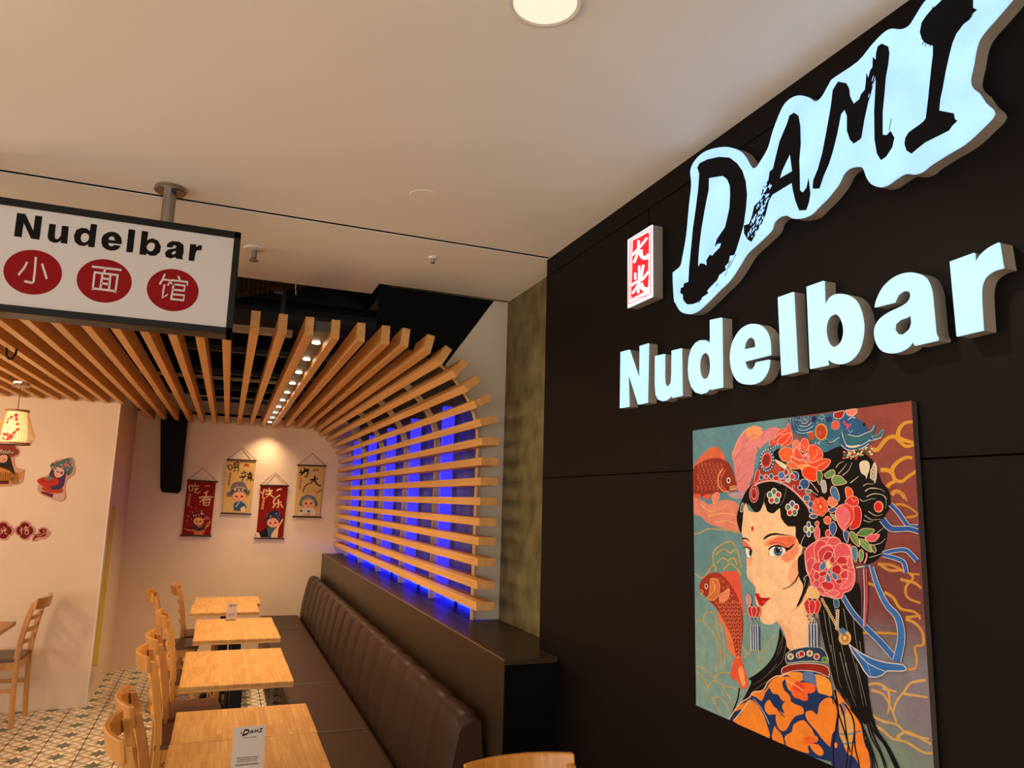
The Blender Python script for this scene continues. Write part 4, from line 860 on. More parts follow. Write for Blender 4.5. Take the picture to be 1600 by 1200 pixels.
for i in range(NG):
    for j_ in range(NG):
        ya_, yb_ = py1+(py0-py1)*i/NG, py1+(py0-py1)*(i+1)/NG; za_, zb_ = pz1+(pz0-pz1)*j_/NG, pz1+(pz0-pz1)*(j_+1)/NG
        u = (i+.5)/NG; v = (j_+.5)/NG
        left = mixc((92, 130, 138), (122, 152, 142), sst(.2, .9, v)+.15*sin(u*17+v*9))
        right = mixc((136, 66, 56), (112, 58, 58), sst(.1, .6, v)+.2*sin(u*23+v*31)*sin(v*14))
        low = mixc((122, 110, 118), (110, 132, 112), sst(.75, 1., v)+.1*sin(u*30))
        c_ = mixc(left, right, sst(.48, .62, u)*(1-sst(.52, .76, v))); c_ = mixc(c_, low, sst(.55, .7, u)*sst(.52, .76, v))
        a.m.col = lin(c_); a.m.add([(XPT, ya_, za_), (XPT, yb_, za_), (XPT, yb_, zb_), (XPT, ya_, zb_)], [(0, 1, 2, 3)])
K = (15, 11, 11); SK = (240, 190, 142); WH = (232, 212, 188); RD = (178, 38, 30); CO = (222, 84, 50); PK = (214, 76, 84); BL = (46, 78, 128); NV = (28, 48, 84); TE = (52, 104, 122); GR = (92, 128, 70); GO = (196, 150, 74); OR = (230, 126, 42); PKC = (212, 122, 120)
def blob(T, pts, col, line=None, lw=1.2, sm=3):
    q = T(pts); a.poly(q, col, sm=sm)
    if line: a.line(q+[q[0]], lw, line, sm=sm)
def L(T, pts, wd, col, w2=None, sm=4): a.line(T(pts), wd, col, w2, sm=sm)
# sky: pink clouds, gold cloud lines
blob(P1, [(360, 380), (400, 290), (450, 225), (510, 195), (560, 230), (620, 205), (680, 215), (640, 270), (560, 330), (510, 430), (500, 560), (470, 620), (420, 640), (390, 600), (380, 520), (370, 450)], PKC)
blob(P1, [(450, 240), (500, 200), (550, 215), (560, 260), (490, 290)], (226, 146, 96)); 
for pts in [[(380, 420), (430, 350), (520, 330)], [(400, 500), (440, 430), (520, 420)], [(450, 300), (500, 260), (560, 270)], [(560, 260), (600, 220), (660, 230)], [(410, 570), (450, 520), (490, 510)]]: L(P1, pts, 2, (196, 98, 108), .6)
L(P1, [(360, 390), (400, 290), (450, 225), (510, 195), (565, 220)], 1.6, (226, 150, 92))
blob(P1, [(100, 660), (200, 720), (250, 700), (330, 690), (400, 720), (420, 800), (400, 910), (300, 880), (200, 850), (150, 800), (100, 780)], (214, 126, 104))
for pts in [[(150, 720), (220, 770), (330, 720)], [(200, 800), (300, 780), (400, 800)], [(240, 840), (330, 830), (400, 860)]]: L(P1, pts, 2.4, (226, 160, 104), .8)
blob(P1, [(330, 650), (400, 640), (470, 645), (450, 680), (370, 680)], (176, 140, 146)); 
L(P1, [(100, 925), (160, 905), (200, 885), (300, 890), (420, 910)], 1.8, GO)
TG = (104, 138, 122)
blob(P1, [(230, 1200), (235, 1060), (290, 990), (350, 965), (385, 1010), (410, 1090), (440, 1200)], TG)
for pts in [[(235, 1130), (235, 1040), (290, 990), (350, 968), (380, 1000)], [(250, 1060), (300, 1020), (350, 1050)], [(350, 1050), (390, 1020), (410, 1090), (425, 1150)], [(190, 1190), (220, 1140), (245, 1130), (250, 1170)], [(300, 1160), (350, 1120), (400, 1160), (420, 1200)], [(260, 1110), (300, 1080), (340, 1110)], [(330, 1100), (370, 1080), (395, 1130)]]: L(P1, pts, 1.9, GO)
L(P3, [(110, 155), (160, 185), (200, 140), (230, 100), (245, 95)], 1.9, GO)
for pts in [[(120, 480), (160, 470), (190, 500), (240, 560), (262, 640), (255, 780), (245, 850)], [(165, 470), (180, 425), (210, 410), (245, 440), (255, 490)], [(255, 490), (280, 500), (300, 580), (312, 700), (305, 800)], [(120, 780), (160, 785), (210, 830), (240, 860)], [(130, 815), (180, 880), (195, 920), (190, 990)], [(195, 920), (220, 880), (250, 870), (290, 900), (320, 950)], [(240, 860), (280, 820), (340, 820), (350, 835)], [(250, 490), (270, 560), (280, 640), (290, 800)], [(320, 700), (350, 720), (365, 770)], [(310, 910), (370, 920), (400, 950)], [(225, 990), (280, 985), (330, 1050), (350, 1090)], [(320, 950), (350, 1000), (360, 1050)], [(225, 990), (260, 1050), (285, 1095)], [(440, 720), (490, 670), (560, 680), (640, 570)], [(540, 700), (560, 780)], [(430, 640), (460, 690)], [(440, 420), (450, 430), (460, 420)]]: L(P3, pts, 2.0, GO, 1.2)
# right-hand gold clouds
YG = (204, 142, 48)
for pts in [[(470, 610), (530, 620), (600, 540), (660, 480), (740, 470), (800, 530), (870, 580), (975, 560)], [(770, 460), (790, 380), (850, 310), (950, 290)], [(770, 470), (850, 510), (975, 540)], [(700, 880), (720, 820), (790, 750), (880, 710), (940, 720)], [(570, 860), (650, 860), (710, 900), (740, 970), (820, 990), (900, 930), (990, 870)], [(650, 1060), (680, 1020), (760, 980)], [(700, 1150), (740, 1110), (800, 1120), (850, 1190)]]: L(G1, pts, 7.0, YG, 4.6)
for pts in [[(745, 730), (800, 720), (860, 740), (915, 780)], [(770, 640), (820, 650), (845, 700)], [(650, 1120), (750, 1130), (850, 1180), (930, 1190)], [(830, 810), (900, 800), (920, 780)]]: L(P2, pts, 4.5, (190, 124, 50), 3)
for pts in [[(540, 70), (600, 110), (680, 110), (730, 150), (690, 200), (700, 260), (770, 290)], [(660, 160), (740, 180), (775, 210)], [(570, 230), (620, 260), (660, 320), (740, 340), (770, 380)], [(450, 455), (560, 455), (640, 460)], [(690, 380), (740, 400), (780, 450), (785, 520), (740, 530), (750, 600), (740, 650), (690, 655)], [(690, 370), (770, 360)], [(480, 180), (530, 200), (560, 230)]]: L(P4, pts, 4.8, (196, 134, 52), 3.6)
for pts in [[(480, 740), (540, 735), (590, 770), (600, 840), (590, 900)], [(500, 770), (560, 790), (600, 850), (640, 950)], [(560, 760), (640, 780)], [(800, 715), (720, 730), (680, 780), (640, 830), (620, 890)], [(680, 790), (810, 810)], [(490, 900), (560, 940), (640, 960), (700, 1010), (820, 1040)], [(490, 945), (560, 990), (620, 1040), (660, 1030)], [(640, 1030), (700, 1000), (800, 1050), (830, 1070)], [(630, 1040), (700, 1060), (780, 1110), (840, 1120)]]: L(P4, pts, 4.6, (198, 150, 84), 3)
# upper fish
FR = (142, 48, 36)
blob(P1, [(100, 480), (130, 420), (180, 370), (230, 335), (280, 350), (315, 420), (260, 430), (180, 440)], (206, 98, 64))
blob(P1, [(98, 490), (150, 440), (230, 410), (300, 420), (350, 460), (375, 530), (392, 580), (390, 610), (395, 632), (350, 635), (300, 640), (230, 650), (150, 670), (98, 650)], FR)
for r_ in range(5):
    for k_ in range(7): 
        cx, cy = 120+k_*26+(r_ % 2)*13, 460+r_*38
        if cx < 285 and cy > 440: a.line(P1([(cx+16*cos(t_), cy+18*sin(t_)) for t_ in (-1.2, -.5, .2, .9)]), .8, (214, 124, 84), sm=0, new=(k_ == 0 and r_ == 0))
L(P1, [(300, 480), (270, 530), (268, 590), (300, 630), (340, 635)], 2.0, (226, 140, 96)); L(P1, [(315, 490), (290, 540), (290, 590), (320, 625)], 1.2, (206, 110, 76))
a.ell(P1([(337, 560)])[0], 3, 4.6, WH); a.ell(P1([(337, 560)])[0], 1.7, 2.6, K)
for d_ in (0, 12, 22): L(P1, [(345, 605+d_*.9), (370, 598+d_), (392, 602+d_)], 1.0, (232, 190, 130))
blob(P1, [(105, 650), (150, 655), (140, 680), (110, 670)], CO); blob(P1, [(165, 665), (215, 650), (200, 690)], CO); blob(P1, [(225, 665), (260, 640), (278, 665), (240, 718)], (226, 120, 96), (236, 170, 140), .8)
# lower fish
blob(P3, [(290, 150), (340, 140), (400, 145), (418, 220), (430, 330), (438, 420), (400, 360), (340, 240)], (220, 84, 60))
blob(P3, [(228, 355), (262, 400), (270, 460), (300, 500), (320, 560), (330, 640), (360, 700), (400, 700), (380, 600), (300, 420)], (226, 110, 60))
blob(P3, [(140, 235), (165, 190), (215, 155), (270, 150), (320, 190), (370, 260), (410, 340), (432, 430), (435, 540), (425, 640), (415, 720), (385, 715), (370, 620), (340, 540), (300, 460), (250, 380), (200, 330), (165, 290), (148, 275)], (156, 50, 34))
blob(P3, [(385, 710), (415, 710), (440, 780), (468, 900), (430, 930), (400, 880), (350, 850), (360, 780)], CO); blob(P3, [(400, 800), (430, 780), (450, 890), (430, 910)], (236, 150, 90))
for r_ in range(15):
    y = 350+r_*26; x0 = 250+r_*13 if r_ < 8 else 340+(r_-8)*7; x1 = 415+r_*2 if r_ < 9 else 428
    n_ = max(2, int((x1-x0)/26))
    for k_ in range(n_): 
        cx = x0+(k_+.5)*(x1-x0)/n_; a.line(P3([(cx-11, y-8), (cx-6, y+7), (cx+6, y+7), (cx+11, y-8)]), .8, (222, 140, 100), sm=0, new=False)
for k_, (x, y) in enumerate([(270, 190), (300, 210), (330, 240), (300, 250), (330, 280), (360, 300), (290, 290), (260, 210), (340, 320), (300, 330), (370, 340)]): a.line(P3([(x-10, y-8), (x, y+8), (x+12, y-6)]), .8, (222, 140, 100), sm=0, new=False)
blob(P3, [(215, 190), (260, 195), (278, 240), (268, 300), (235, 335), (190, 320), (210, 290)], (206, 110, 56), (232, 170, 100), 1)
L(P3, [(225, 205), (245, 230), (240, 270), (215, 300)], 1.2, (232, 170, 100)); a.ell(P3([(188, 240)])[0], 2.8, 4.2, WH); a.ell(P3([(188, 240)])[0], 1.6, 2.6, K)
blob(P3, [(275, 300), (310, 275), (342, 255), (338, 310), (320, 335), (280, 345)], (228, 130, 90), (236, 170, 130), .8)
L(P3, [(148, 262), (165, 275), (160, 290), (145, 285)], 1.4, (232, 150, 90))
# hair behind, left strands
blob(P3, [(680, 520), (700, 560), (740, 640), (745, 700), (730, 760), (690, 830), (640, 850), (600, 920), (540, 960), (480, 1000), (430, 1010), (455, 960), (490, 880), (470, 860), (520, 830), (590, 770), (640, 700), (670, 600)], K)
for pts in [[(700, 560), (690, 660), (640, 740)], [(720, 640), (690, 750), (600, 830)], [(660, 760), (580, 850), (500, 900)], [(640, 850), (560, 900), (480, 960)], [(690, 600), (660, 700)]]: L(P3, pts, .8, (120, 108, 100), .3)
L(P3, [(410, 920), (400, 990), (375, 1060), (345, 1130)], 2.2, K)
# black hair mass
blob(P2, [(300, 360), (400, 330), (470, 330), (560, 380), (620, 430), (660, 520), (680, 575), (730, 640), (735, 740), (700, 800), (715, 900), (700, 1000), (650, 1090), (560, 1120), (480, 1060), (330, 950), (200, 900), (100, 700), (0, 600), (100, 480)], K)
blob(P1, [(500, 580), (560, 565), (640, 570), (740, 620), (840, 720), (905, 800), (925, 850), (920, 970), (870, 1012), (820, 1000), (790, 940), (782, 870), (740, 868), (690, 820), (680, 750), (640, 780), (590, 760), (575, 700), (550, 760), (510, 770), (470, 720), (440, 760), (425, 910), (400, 860), (392, 800), (415, 720), (450, 640)], K)
# neck
blob(P3, [(660, 460), (740, 420), (830, 330), (860, 290), (900, 420), (900, 560), (905, 660), (745, 665), (720, 580), (690, 510), (665, 480)], (234, 170, 122))
blob(P3, [(690, 440), (780, 410), (850, 330), (860, 420), (870, 560), (890, 660), (780, 660), (760, 560), (720, 500)], (240, 186, 138))
# face
face = P1([(440, 745), (455, 710), (470, 760), (510, 775), (550, 765), (577, 708), (595, 765), (640, 782), (680, 745), (688, 810), (735, 868), (786, 870), (785, 930), (805, 980), (835, 1010)])+P3([(812, 60), (815, 120), (835, 230), (830, 290), (795, 370), (740, 420), (670, 465), (635, 492), (600, 497), (560, 482), (540, 430), (530, 380), (520, 345), (515, 300), (520, 262), (500, 225), (470, 190), (458, 150), (462, 60), (455, 20)])+P1([(440, 960), (425, 910), (432, 830)])
a.poly(face, SK, sm=2)
# blush and eye shadow
blob(P1, [(570, 1000), (600, 960), (680, 930), (780, 935), (812, 1000), (800, 1060), (740, 1090), (690, 1080), (720, 1040), (700, 1000), (640, 990)], (236, 150, 104))
blob(P1, [(600, 985), (660, 945), (780, 940), (770, 985), (720, 1010), (660, 990)], (228, 104, 72)); blob(P1, [(690, 1080), (740, 1040), (800, 1010), (790, 1070), (730, 1110)], (232, 132, 96))
blob(P1, [(430, 960), (450, 968), (490, 1010), (495, 1040), (460, 1010), (440, 1000)], (228, 110, 80)); blob(P1, [(460, 1075), (500, 1080), (490, 1130), (462, 1130)], (238, 160, 116))
blob(P3, [(790, 60), (812, 90), (812, 170), (780, 230), (730, 200), (750, 110)], (238, 164, 120))
# brows
blob(E1, [(455, 890), (470, 850), (520, 815), (600, 795), (700, 808), (800, 825), (872, 828), (780, 830), (660, 822), (580, 828), (520, 850)], K); blob(E1, [(165, 875), (180, 858), (225, 862), (258, 885), (272, 915), (240, 890), (200, 878)], K)
a.ell(E1([(309, 738)])[0], 2.1, 4.0, (206, 34, 30))
# eyes
blob(E1, [(530, 1085), (535, 1030), (560, 1000), (620, 975), (700, 980), (750, 1010), (740, 1060), (700, 1100), (640, 1112), (580, 1105)], (236, 226, 204)); a.ell(E1([(652, 1035)])[0], 7.0, 8.2, (56, 96, 130)); a.ell(E1([(650, 1022)])[0], 3.8, 4.6, (20, 20, 26)); a.ell(E1([(665, 995)])[0], 1.6, 1.2, WH); a.ell(E1([(690, 1025)])[0], 1.0, 1.6, WH)
blob(E1, [(520, 1020), (540, 985), (590, 960), (660, 955), (730, 980), (790, 990), (830, 965), (880, 928), (830, 1000), (780, 1030), (755, 1050), (750, 1010), (700, 985), (640, 978), (580, 985), (535, 1020)], K)
L(E1, [(520, 975), (580, 930), (680, 928), (760, 968)], .7, (120, 60, 50)); L(E1, [(530, 1100), (528, 1050), (540, 1020)], .8, (90, 50, 40), .4); L(E1, [(740, 1065), (690, 1110), (640, 1118), (570, 1108)], .5, (150, 80, 60))
blob(E1, [(218, 1010), (250, 1010), (285, 1040), (295, 1100), (270, 1130), (240, 1110)], (232, 222, 200)); a.ell(E1([(284, 1062)])[0], 2.6, 5.6, (62, 96, 116)); a.ell(E1([(284, 1050)])[0], 1.5, 3, (22, 22, 26))
L(E1, [(195, 990), (240, 988), (280, 1010), (302, 1050)], 1.5, K, 2.2); L(E1, [(240, 1130), (275, 1132), (300, 1120)], .8, (80, 60, 50))
# nose, mouth
L(P3, [(490, 120), (480, 170), (500, 215), (522, 250), (515, 262)], .9, (206, 140, 98)); L(P3, [(460, 190), (470, 200)], .6, (200, 130, 90))
blob(P3, [(516, 290), (540, 290), (550, 312), (580, 318), (620, 318), (590, 345), (570, 370), (545, 368), (528, 330)], (186, 24, 30)); L(P3, [(530, 318), (560, 330), (620, 320)], .8, (120, 16, 22)); a.ell(P3([(572, 346)])[0], 1.4, 1, (226, 130, 120))
# headdress band
blob(P1, [(495, 600), (510, 500), (540, 470), (620, 480), (700, 470), (760, 500), (840, 580), (910, 660), (960, 700), (900, 790), (840, 700), (760, 620), (690, 580), (620, 562), (550, 568)], (158, 46, 40))
blob(P1, [(540, 440), (600, 430), (690, 410), (760, 470), (800, 540), (700, 540), (600, 540), (545, 560)], (150, 60, 44))
blob(H1, [(330, 690), (250, 740), (270, 830), (380, 910), (420, 880), (320, 800)], K)
L(P1, [(490, 612), (540, 578), (620, 562), (700, 580), (780, 635), (850, 710), (905, 790)], 2.8, (216, 150, 138))
L(P1, [(480, 590), (510, 520), (545, 440), (555, 380)], 2.4, (72, 120, 136)); L(P1, [(525, 330), (540, 350), (530, 380), (520, 400)], 1.6, (90, 130, 130)); L(P1, [(515, 460), (530, 480)], 1.4, (90, 130, 130)); L(P1, [(530, 350), (540, 350)], 1.8, TE)
blob(P1, [(515, 530), (530, 490), (545, 500), (545, 550), (510, 580)], (190, 40, 34), WH, .5)
blob(H1, [(260, 920), (300, 890), (350, 960), (330, 1010), (230, 1010)], (178, 66, 48)); blob(H1, [(270, 840), (400, 900), (430, 950), (380, 960), (300, 890)], (214, 200, 160))
# blue phoenix crown
blob(H1, [(470, 290), (700, 258), (900, 235), (1060, 205), (1190, 180), (1260, 250), (1370, 280), (1371, 600), (1200, 650), (1080, 680), (920, 750), (820, 690), (700, 560), (560, 510), (500, 440)], (50, 96, 122))
blob(H1, [(780, 600), (900, 560), (1100, 560), (1130, 640), (1000, 700), (920, 740)], (62, 108, 126)); blob(H1, [(560, 290), (800, 262), (790, 360), (700, 420), (620, 400)], (76, 88, 110))
for pts in [[(475, 290), (500, 400), (560, 470), (650, 490), (760, 460)], [(510, 290), (540, 390), (600, 445), (700, 440), (780, 390)], [(545, 300), (590, 380), (680, 400), (760, 350)], [(580, 310), (640, 360), (720, 340)]]: L(H1, pts, .9, (176, 196, 200)); L(H1, [(x+8, y+14) for x, y in pts], 1.3, NV)
rr = random.Random(21)
for i in range(30): a.ell(H1([(rr.uniform(560, 950), rr.uniform(265, 350)-0)])[0], rr.uniform(1, 2.2), rr.uniform(.8, 1.8), rr.choice([(44, 44, 84), (110, 140, 150), (60, 70, 110), (96, 124, 130)]), n=7, new=(i % 10 == 0))
a.ell(H1([(790, 300)])[0], 4, 4.5, (44, 38, 84)); L(H1, [(870, 240), (930, 260), (900, 300), (850, 280)], .8, (170, 180, 180)); blob(H1, [(950, 280), (1030, 270), (1020, 330), (960, 330)], (40, 50, 90))
a.ell(H1([(888, 470)])[0], 10, 13.5, (206, 140, 70)); a.ell(H1([(888, 470)])[0], 8, 11, (172, 58, 40)); a.ell(H1([(870, 490)])[0], 3, 4, (190, 80, 50)); a.ell(H1([(758, 525)])[0], 5, 7, (176, 74, 44)); L(H1, [(700, 510), (720, 480), (790, 460)], .8, (200, 150, 80))
blob(H1, [(1060, 215), (1185, 185), (1190, 240), (1150, 290), (1060, 280)], (160, 34, 34), WH, .8); blob(H1, [(1215, 180), (1360, 160), (1360, 220), (1300, 260), (1240, 240)], (224, 120, 108), WH, .6); a.ell(H1([(1080, 380)])[0], 5.6, 7, (216, 84, 66)); L(H1, [(1025, 370), (1060, 320), (1120, 330), (1135, 400), (1080, 440), (1030, 420), (1025, 370)], .7, (180, 160, 150))
L(H1, [(950, 560), (990, 610), (1050, 600), (1100, 560), (1160, 530), (1175, 450)], .9, (190, 200, 200)); L(H1, [(955, 575), (995, 625), (1055, 615)], 1.6, NV)
for i in range(12): a.ell(H1([(rr.uniform(800, 870), rr.uniform(590, 660))])[0], 1.1, 1.1, rr.choice([(190, 200, 200), NV]), n=6, new=(i == 0))
# bird body with curled tail (right)
blob(G1, [(110, 250), (240, 240), (370, 300), (420, 380), (400, 420), (450, 400), (480, 330), (510, 330), (520, 370), (490, 430), (470, 450), (530, 440), (580, 380), (615, 380), (618, 410), (580, 480), (500, 500), (440, 560), (330, 620), (220, 635), (150, 600), (90, 560), (100, 450), (130, 390)], (44, 84, 124))
blob(G1, [(130, 420), (200, 450), (300, 470), (400, 440), (470, 400), (500, 345), (515, 350), (490, 430), (420, 500), (330, 550), (220, 565), (150, 500)], (48, 98, 108)); blob(G1, [(470, 460), (540, 450), (590, 390), (612, 395), (580, 470), (500, 495)], (52, 92, 98), (180, 190, 180), .6)
for pts in [[(120, 420), (150, 520), (200, 590), (300, 585), (400, 540), (450, 500)], [(110, 560), (160, 610), (240, 630), (340, 610), (440, 550)], [(190, 440), (300, 465), (400, 425), (470, 395), (500, 330)], [(190, 270), (240, 240), (280, 250)], [(440, 520), (520, 500), (585, 475)]]: L(G1, pts, 1.1, (196, 200, 190))
L(G1, [(170, 570), (230, 585), (330, 570)], 3, (206, 186, 160)); L(G1, [(140, 280), (160, 320), (190, 330), (180, 380)], 3.0, (206, 66, 84)); L(G1, [(230, 320), (190, 350)], 2.4, (206, 66, 84)); L(G1, [(200, 390), (220, 420), (250, 390)], .9, (150, 180, 200)); a.ell(G1([(380, 325)])[0], 2, 2.4, K)
# beads under the bird
for i in range(80):
    t_ = rr.random(); a.ell(G1([(130+350*t_+rr.uniform(-10, 10), 690-60*t_*(1 if t_ > .5 else .3)+rr.uniform(-55, 45))])[0], rr.uniform(1.2, 2.4), rr.uniform(1.2, 2.4), rr.choice([(214, 190, 150), (60, 40, 30), (200, 60, 60), (186, 160, 120), (214, 190, 150), (90, 96, 60)]), n=7, new=(i % 12 == 0))
blob(G1, [(325, 800), (345, 760), (390, 745), (440, 770), (445, 850), (420, 920), (410, 965), (395, 925), (345, 890)], (208, 190, 160)); blob(G1, [(460, 860), (485, 800), (510, 770), (530, 850), (520, 970), (495, 1020), (455, 970)], (196, 178, 150), WH, .6); blob(G1, [(450, 960), (500, 990), (495, 1025), (455, 990)], (40, 34, 30))
for y in (835, 880, 930): a.ell(G1([(487, y)])[0], 2.4, 3, (120, 96, 76)); a.ell(G1([(487, y)])[0], 1.5, 2, (206, 190, 160))
# hair shine
for pts in [[(50, 830), (90, 780), (145, 760)], [(80, 900), (130, 850), (180, 780)], [(130, 920), (200, 860), (240, 770)], [(220, 1010), (270, 970), (320, 930)], [(370, 1045), (420, 1020), (490, 1025)], [(390, 1110), (440, 1075), (540, 1080)], [(420, 1165), (500, 1135), (600, 1150), (650, 1200)]]: L(G1, pts, 1.4, (196, 182, 160), .5)
for pts in [[(820, 50), (880, 15), (980, 30), (1020, 60)], [(830, 110), (900, 80), (1000, 90), (1035, 150), (1030, 230)], [(850, 260), (930, 305), (1000, 290)], [(810, 300), (880, 345), (980, 340)], [(760, 130), (800, 155), (880, 130), (930, 130)], [(800, 350), (850, 370), (900, 360)], [(880, 520), (960, 470), (1020, 420)], [(900, 610), (980, 590), (1030, 540)], [(860, 740), (940, 720), (1000, 690)]]: L(F1, pts, 1.2, (190, 178, 160), .4)
a.ell(F1([(958, 212)])[0], 7.6, 9.2, (224, 150, 120)); a.ell(F1([(955, 212)])[0], 6.0, 7.4, (206, 44, 36))
# top red flowers
def petal(T, pts, col, inner=None):
    blob(T, pts, col, (234, 178, 150), .9)
    if inner: L(T, inner, .9, (234, 160, 130))
blob(H1, [(250, 580), (300, 470), (360, 430), (420, 430), (440, 370), (465, 365), (480, 440), (500, 500), (500, 600), (440, 650), (370, 665), (320, 630), (220, 660), (195, 620), (215, 575)], (214, 68, 46), (234, 150, 130), 1.1)
for pts in [[(300, 600), (360, 530), (480, 470)], [(270, 560), (340, 480), (430, 450)], [(350, 650), (430, 590), (490, 490)], [(300, 520), (340, 500), (400, 500)], [(240, 610), (290, 600), (320, 640)]]: L(H1, pts, 1.1, (240, 164, 134))
petal(H1, [(320, 740), (370, 690), (450, 680), (500, 700), (520, 790), (470, 860), (380, 860), (340, 810)], (226, 96, 44)); petal(H1, [(500, 640), (540, 580), (590, 600), (600, 700), (560, 780), (530, 760)], (222, 110, 92))
petal(H1, [(610, 620), (650, 560), (710, 580), (720, 650), (700, 720), (640, 740), (610, 690)], (222, 76, 54), [(640, 640), (665, 680), (690, 710)]); petal(H1, [(720, 660), (800, 640), (880, 700), (915, 780), (880, 850), (800, 880), (720, 850)], (222, 78, 48), [(830, 700), (835, 770), (770, 840)])
petal(H1, [(520, 780), (540, 700), (570, 680), (620, 760), (650, 840), (560, 830)], (214, 72, 56)); petal(H1, [(480, 790), (560, 840), (660, 860), (740, 850), (720, 920), (600, 930), (500, 880)], (220, 84, 44)); petal(H1, [(670, 870), (780, 880), (900, 830), (1015, 850), (980, 930), (900, 990), (820, 980), (740, 930)], (218, 74, 44), [(700, 890), (790, 950), (900, 900), (960, 870)])
petal(H1, [(430, 890), (500, 870), (590, 930), (600, 960), (520, 965), (450, 930)], (220, 104, 56)); petal(H1, [(590, 920), (680, 910), (720, 940), (640, 990)], (230, 140, 56)); petal(H1, [(630, 990), (700, 930), (830, 960), (850, 1040), (810, 1130), (720, 1110), (650, 1060)], (222, 60, 24)); petal(H1, [(640, 790), (690, 750), (735, 780), (720, 830), (660, 840)], (206, 60, 66))
for c_ in [(670, 790), (690, 770), (710, 800)]: a.ell(H1([c_])[0], 1.8, 2.4, (232, 160, 150), n=7)
# leaves by top flower
for pts, cc in [([(830, 1000), (870, 990), (905, 1030), (900, 1110), (875, 1180), (835, 1110)], (70, 104, 66)), ([(930, 1040), (1000, 990), (1060, 980), (1075, 1040), (1020, 1080), (960, 1090)], (92, 132, 76)), ([(1030, 1110), (1060, 1060), (1140, 1055), (1200, 1110), (1235, 1150), (1150, 1180), (1060, 1180)], (104, 142, 82)), ([(450, 980), (480, 960), (500, 1010), (470, 1040)], (110, 130, 60))]: petal(H1, pts, cc)
petal(P2, [(345, 600), (375, 610), (395, 660), (390, 700), (350, 670), (335, 630)], (70, 110, 150)); petal(P2, [(270, 570), (300, 560), (310, 630), (285, 640)], (150, 160, 160))
# jewels on the band
for x, y, rx, ry, cc in [(90, 1080, 3.0, 3.6, BL), (155, 1070, 2.6, 3.2, (200, 60, 50)), (222, 1065, 2.8, 3.8, BL), (290, 1090, 4.6, 3.6, (180, 44, 36)), (360, 1050, 5, 5, (70, 104, 160)), (420, 1010, 3, 4.6, (170, 40, 40)), (440, 1075, 2.4, 2.8, BL), (540, 1060, 5.6, 6.6, (40, 70, 140)), (665, 1160, 6, 6, (44, 76, 140)), (380, 1120, 4, 2, (190, 50, 44)), (450, 1120, 3, 3, (150, 170, 150))]:
    a.ell(H1([(x, y)])[0], rx+.9, ry+.9, (208, 200, 190)); a.ell(H1([(x, y)])[0], rx, ry, cc)
a.ell(H1([(165, 855)])[0], 11.6, 18, (56, 74, 104), rot=.15); 
for k_ in range(18): q = H1([(165+86*cos(k_*2*pi/18), 855+138*sin(k_*2*pi/18))])[0]; a.ell(q, 1.1, 1.3, (206, 210, 206), n=6, new=(k_ == 0))
a.ell(H1([(160, 850)])[0], 8.2, 12.6, (220, 160, 140), rot=.15); a.ell(H1([(160, 850)])[0], 7, 11.4, (190, 44, 40), rot=.15); a.ell(H1([(155, 850)])[0], 5, 8, (130, 40, 34), rot=.15)
L(H1, [(150, 720), (220, 670), (330, 650)], 3.0, (60, 84, 106)); 
for k_ in range(6): a.ell(H1([(150+32*k_, 712-12*k_)])[0], 1.1, 1.1, (190, 200, 196), n=6, new=(k_ == 0))
for x, y, rx, ry, cc in [(850, 40, 4, 4, (200, 60, 50)), (1010, 140, 7, 7.6, BL), (950, 190, 3, 3, NV), (1040, 330, 5, 4.6, TE), (1095, 410, 3.6, 4.4, BL), (1095, 495, 2.6, 3, BL), (1130, 570, 6, 3.4, BL), (1060, 240, 4, 3, (90, 120, 90))]:
    a.ell(E1([(x, y)])[0], rx+.9, ry+.9, (206, 196, 184)); a.ell(E1([(x, y)])[0], rx, ry, cc)
L(E1, [(860, 220), (850, 170), (880, 155), (880, 190)], .9, (222, 170, 150)); L(E1, [(1090, 210), (1140, 260), (1190, 290)], .9, (222, 190, 170)); L(E1, [(1060, 80), (1130, 160), (1200, 250)], 1.2, (216, 170, 150))
# hair roll ornaments
a.ell(E1([(336, 272)])[0], 7.6, 14, (214, 150, 140), rot=.05); a.ell(E1([(336, 272)])[0], 6.7, 12.8, (140, 34, 34), rot=.05); a.ell(E1([(335, 268)])[0], 5.0, 9.6, (214, 170, 150)); a.ell(E1([(335, 268)])[0], 4.3, 8.4, (176, 50, 44)); a.ell(E1([(335, 285)])[0], 2, 4, (120, 30, 30))
def posy(T, c_, R_, cols, sx=1.0):
    for k_, cc in enumerate(cols):
        t_ = -pi/2+k_*2*pi/len(cols); q = T([(c_[0]+R_*cos(t_)*sx, c_[1]+R_*sin(t_))])[0]; r_ = R_*.62/ (8.571 if T is E1 else 6.669)
        a.ell(q, r_*1.15*sx, r_*1.3, (222, 210, 190)); a.ell(q, r_*.8*sx, r_*.95, cc)
    a.ell(T([c_])[0], 1.7, 1.9, (214, 190, 120))
posy(E1, (605, 305), 62, [(70, 116, 96), (176, 44, 40), (76, 124, 96), (190, 52, 46), (70, 120, 110)], .95); posy(E1, (848, 470), 62, [(60, 90, 150), (180, 40, 40), (90, 110, 70), (196, 40, 40), (90, 124, 90)], .9); posy(E1, (1070, 745), 60, [(56, 90, 140), (90, 110, 80), (60, 90, 150), (100, 120, 70)], .7)
blob(E1, [(150, 500), (165, 420), (185, 390), (200, 420), (190, 490), (170, 515)], (84, 100, 96), (210, 200, 190), .7)
L(E1, [(1020, 820), (980, 900), (970, 970), (1040, 995)], .8, (200, 190, 170)); L(E1, [(500, 260), (470, 330), (465, 430)], .5, (120, 110, 100)); L(E1, [(770, 190), (740, 330), (690, 430)], .5, (150, 140, 130))
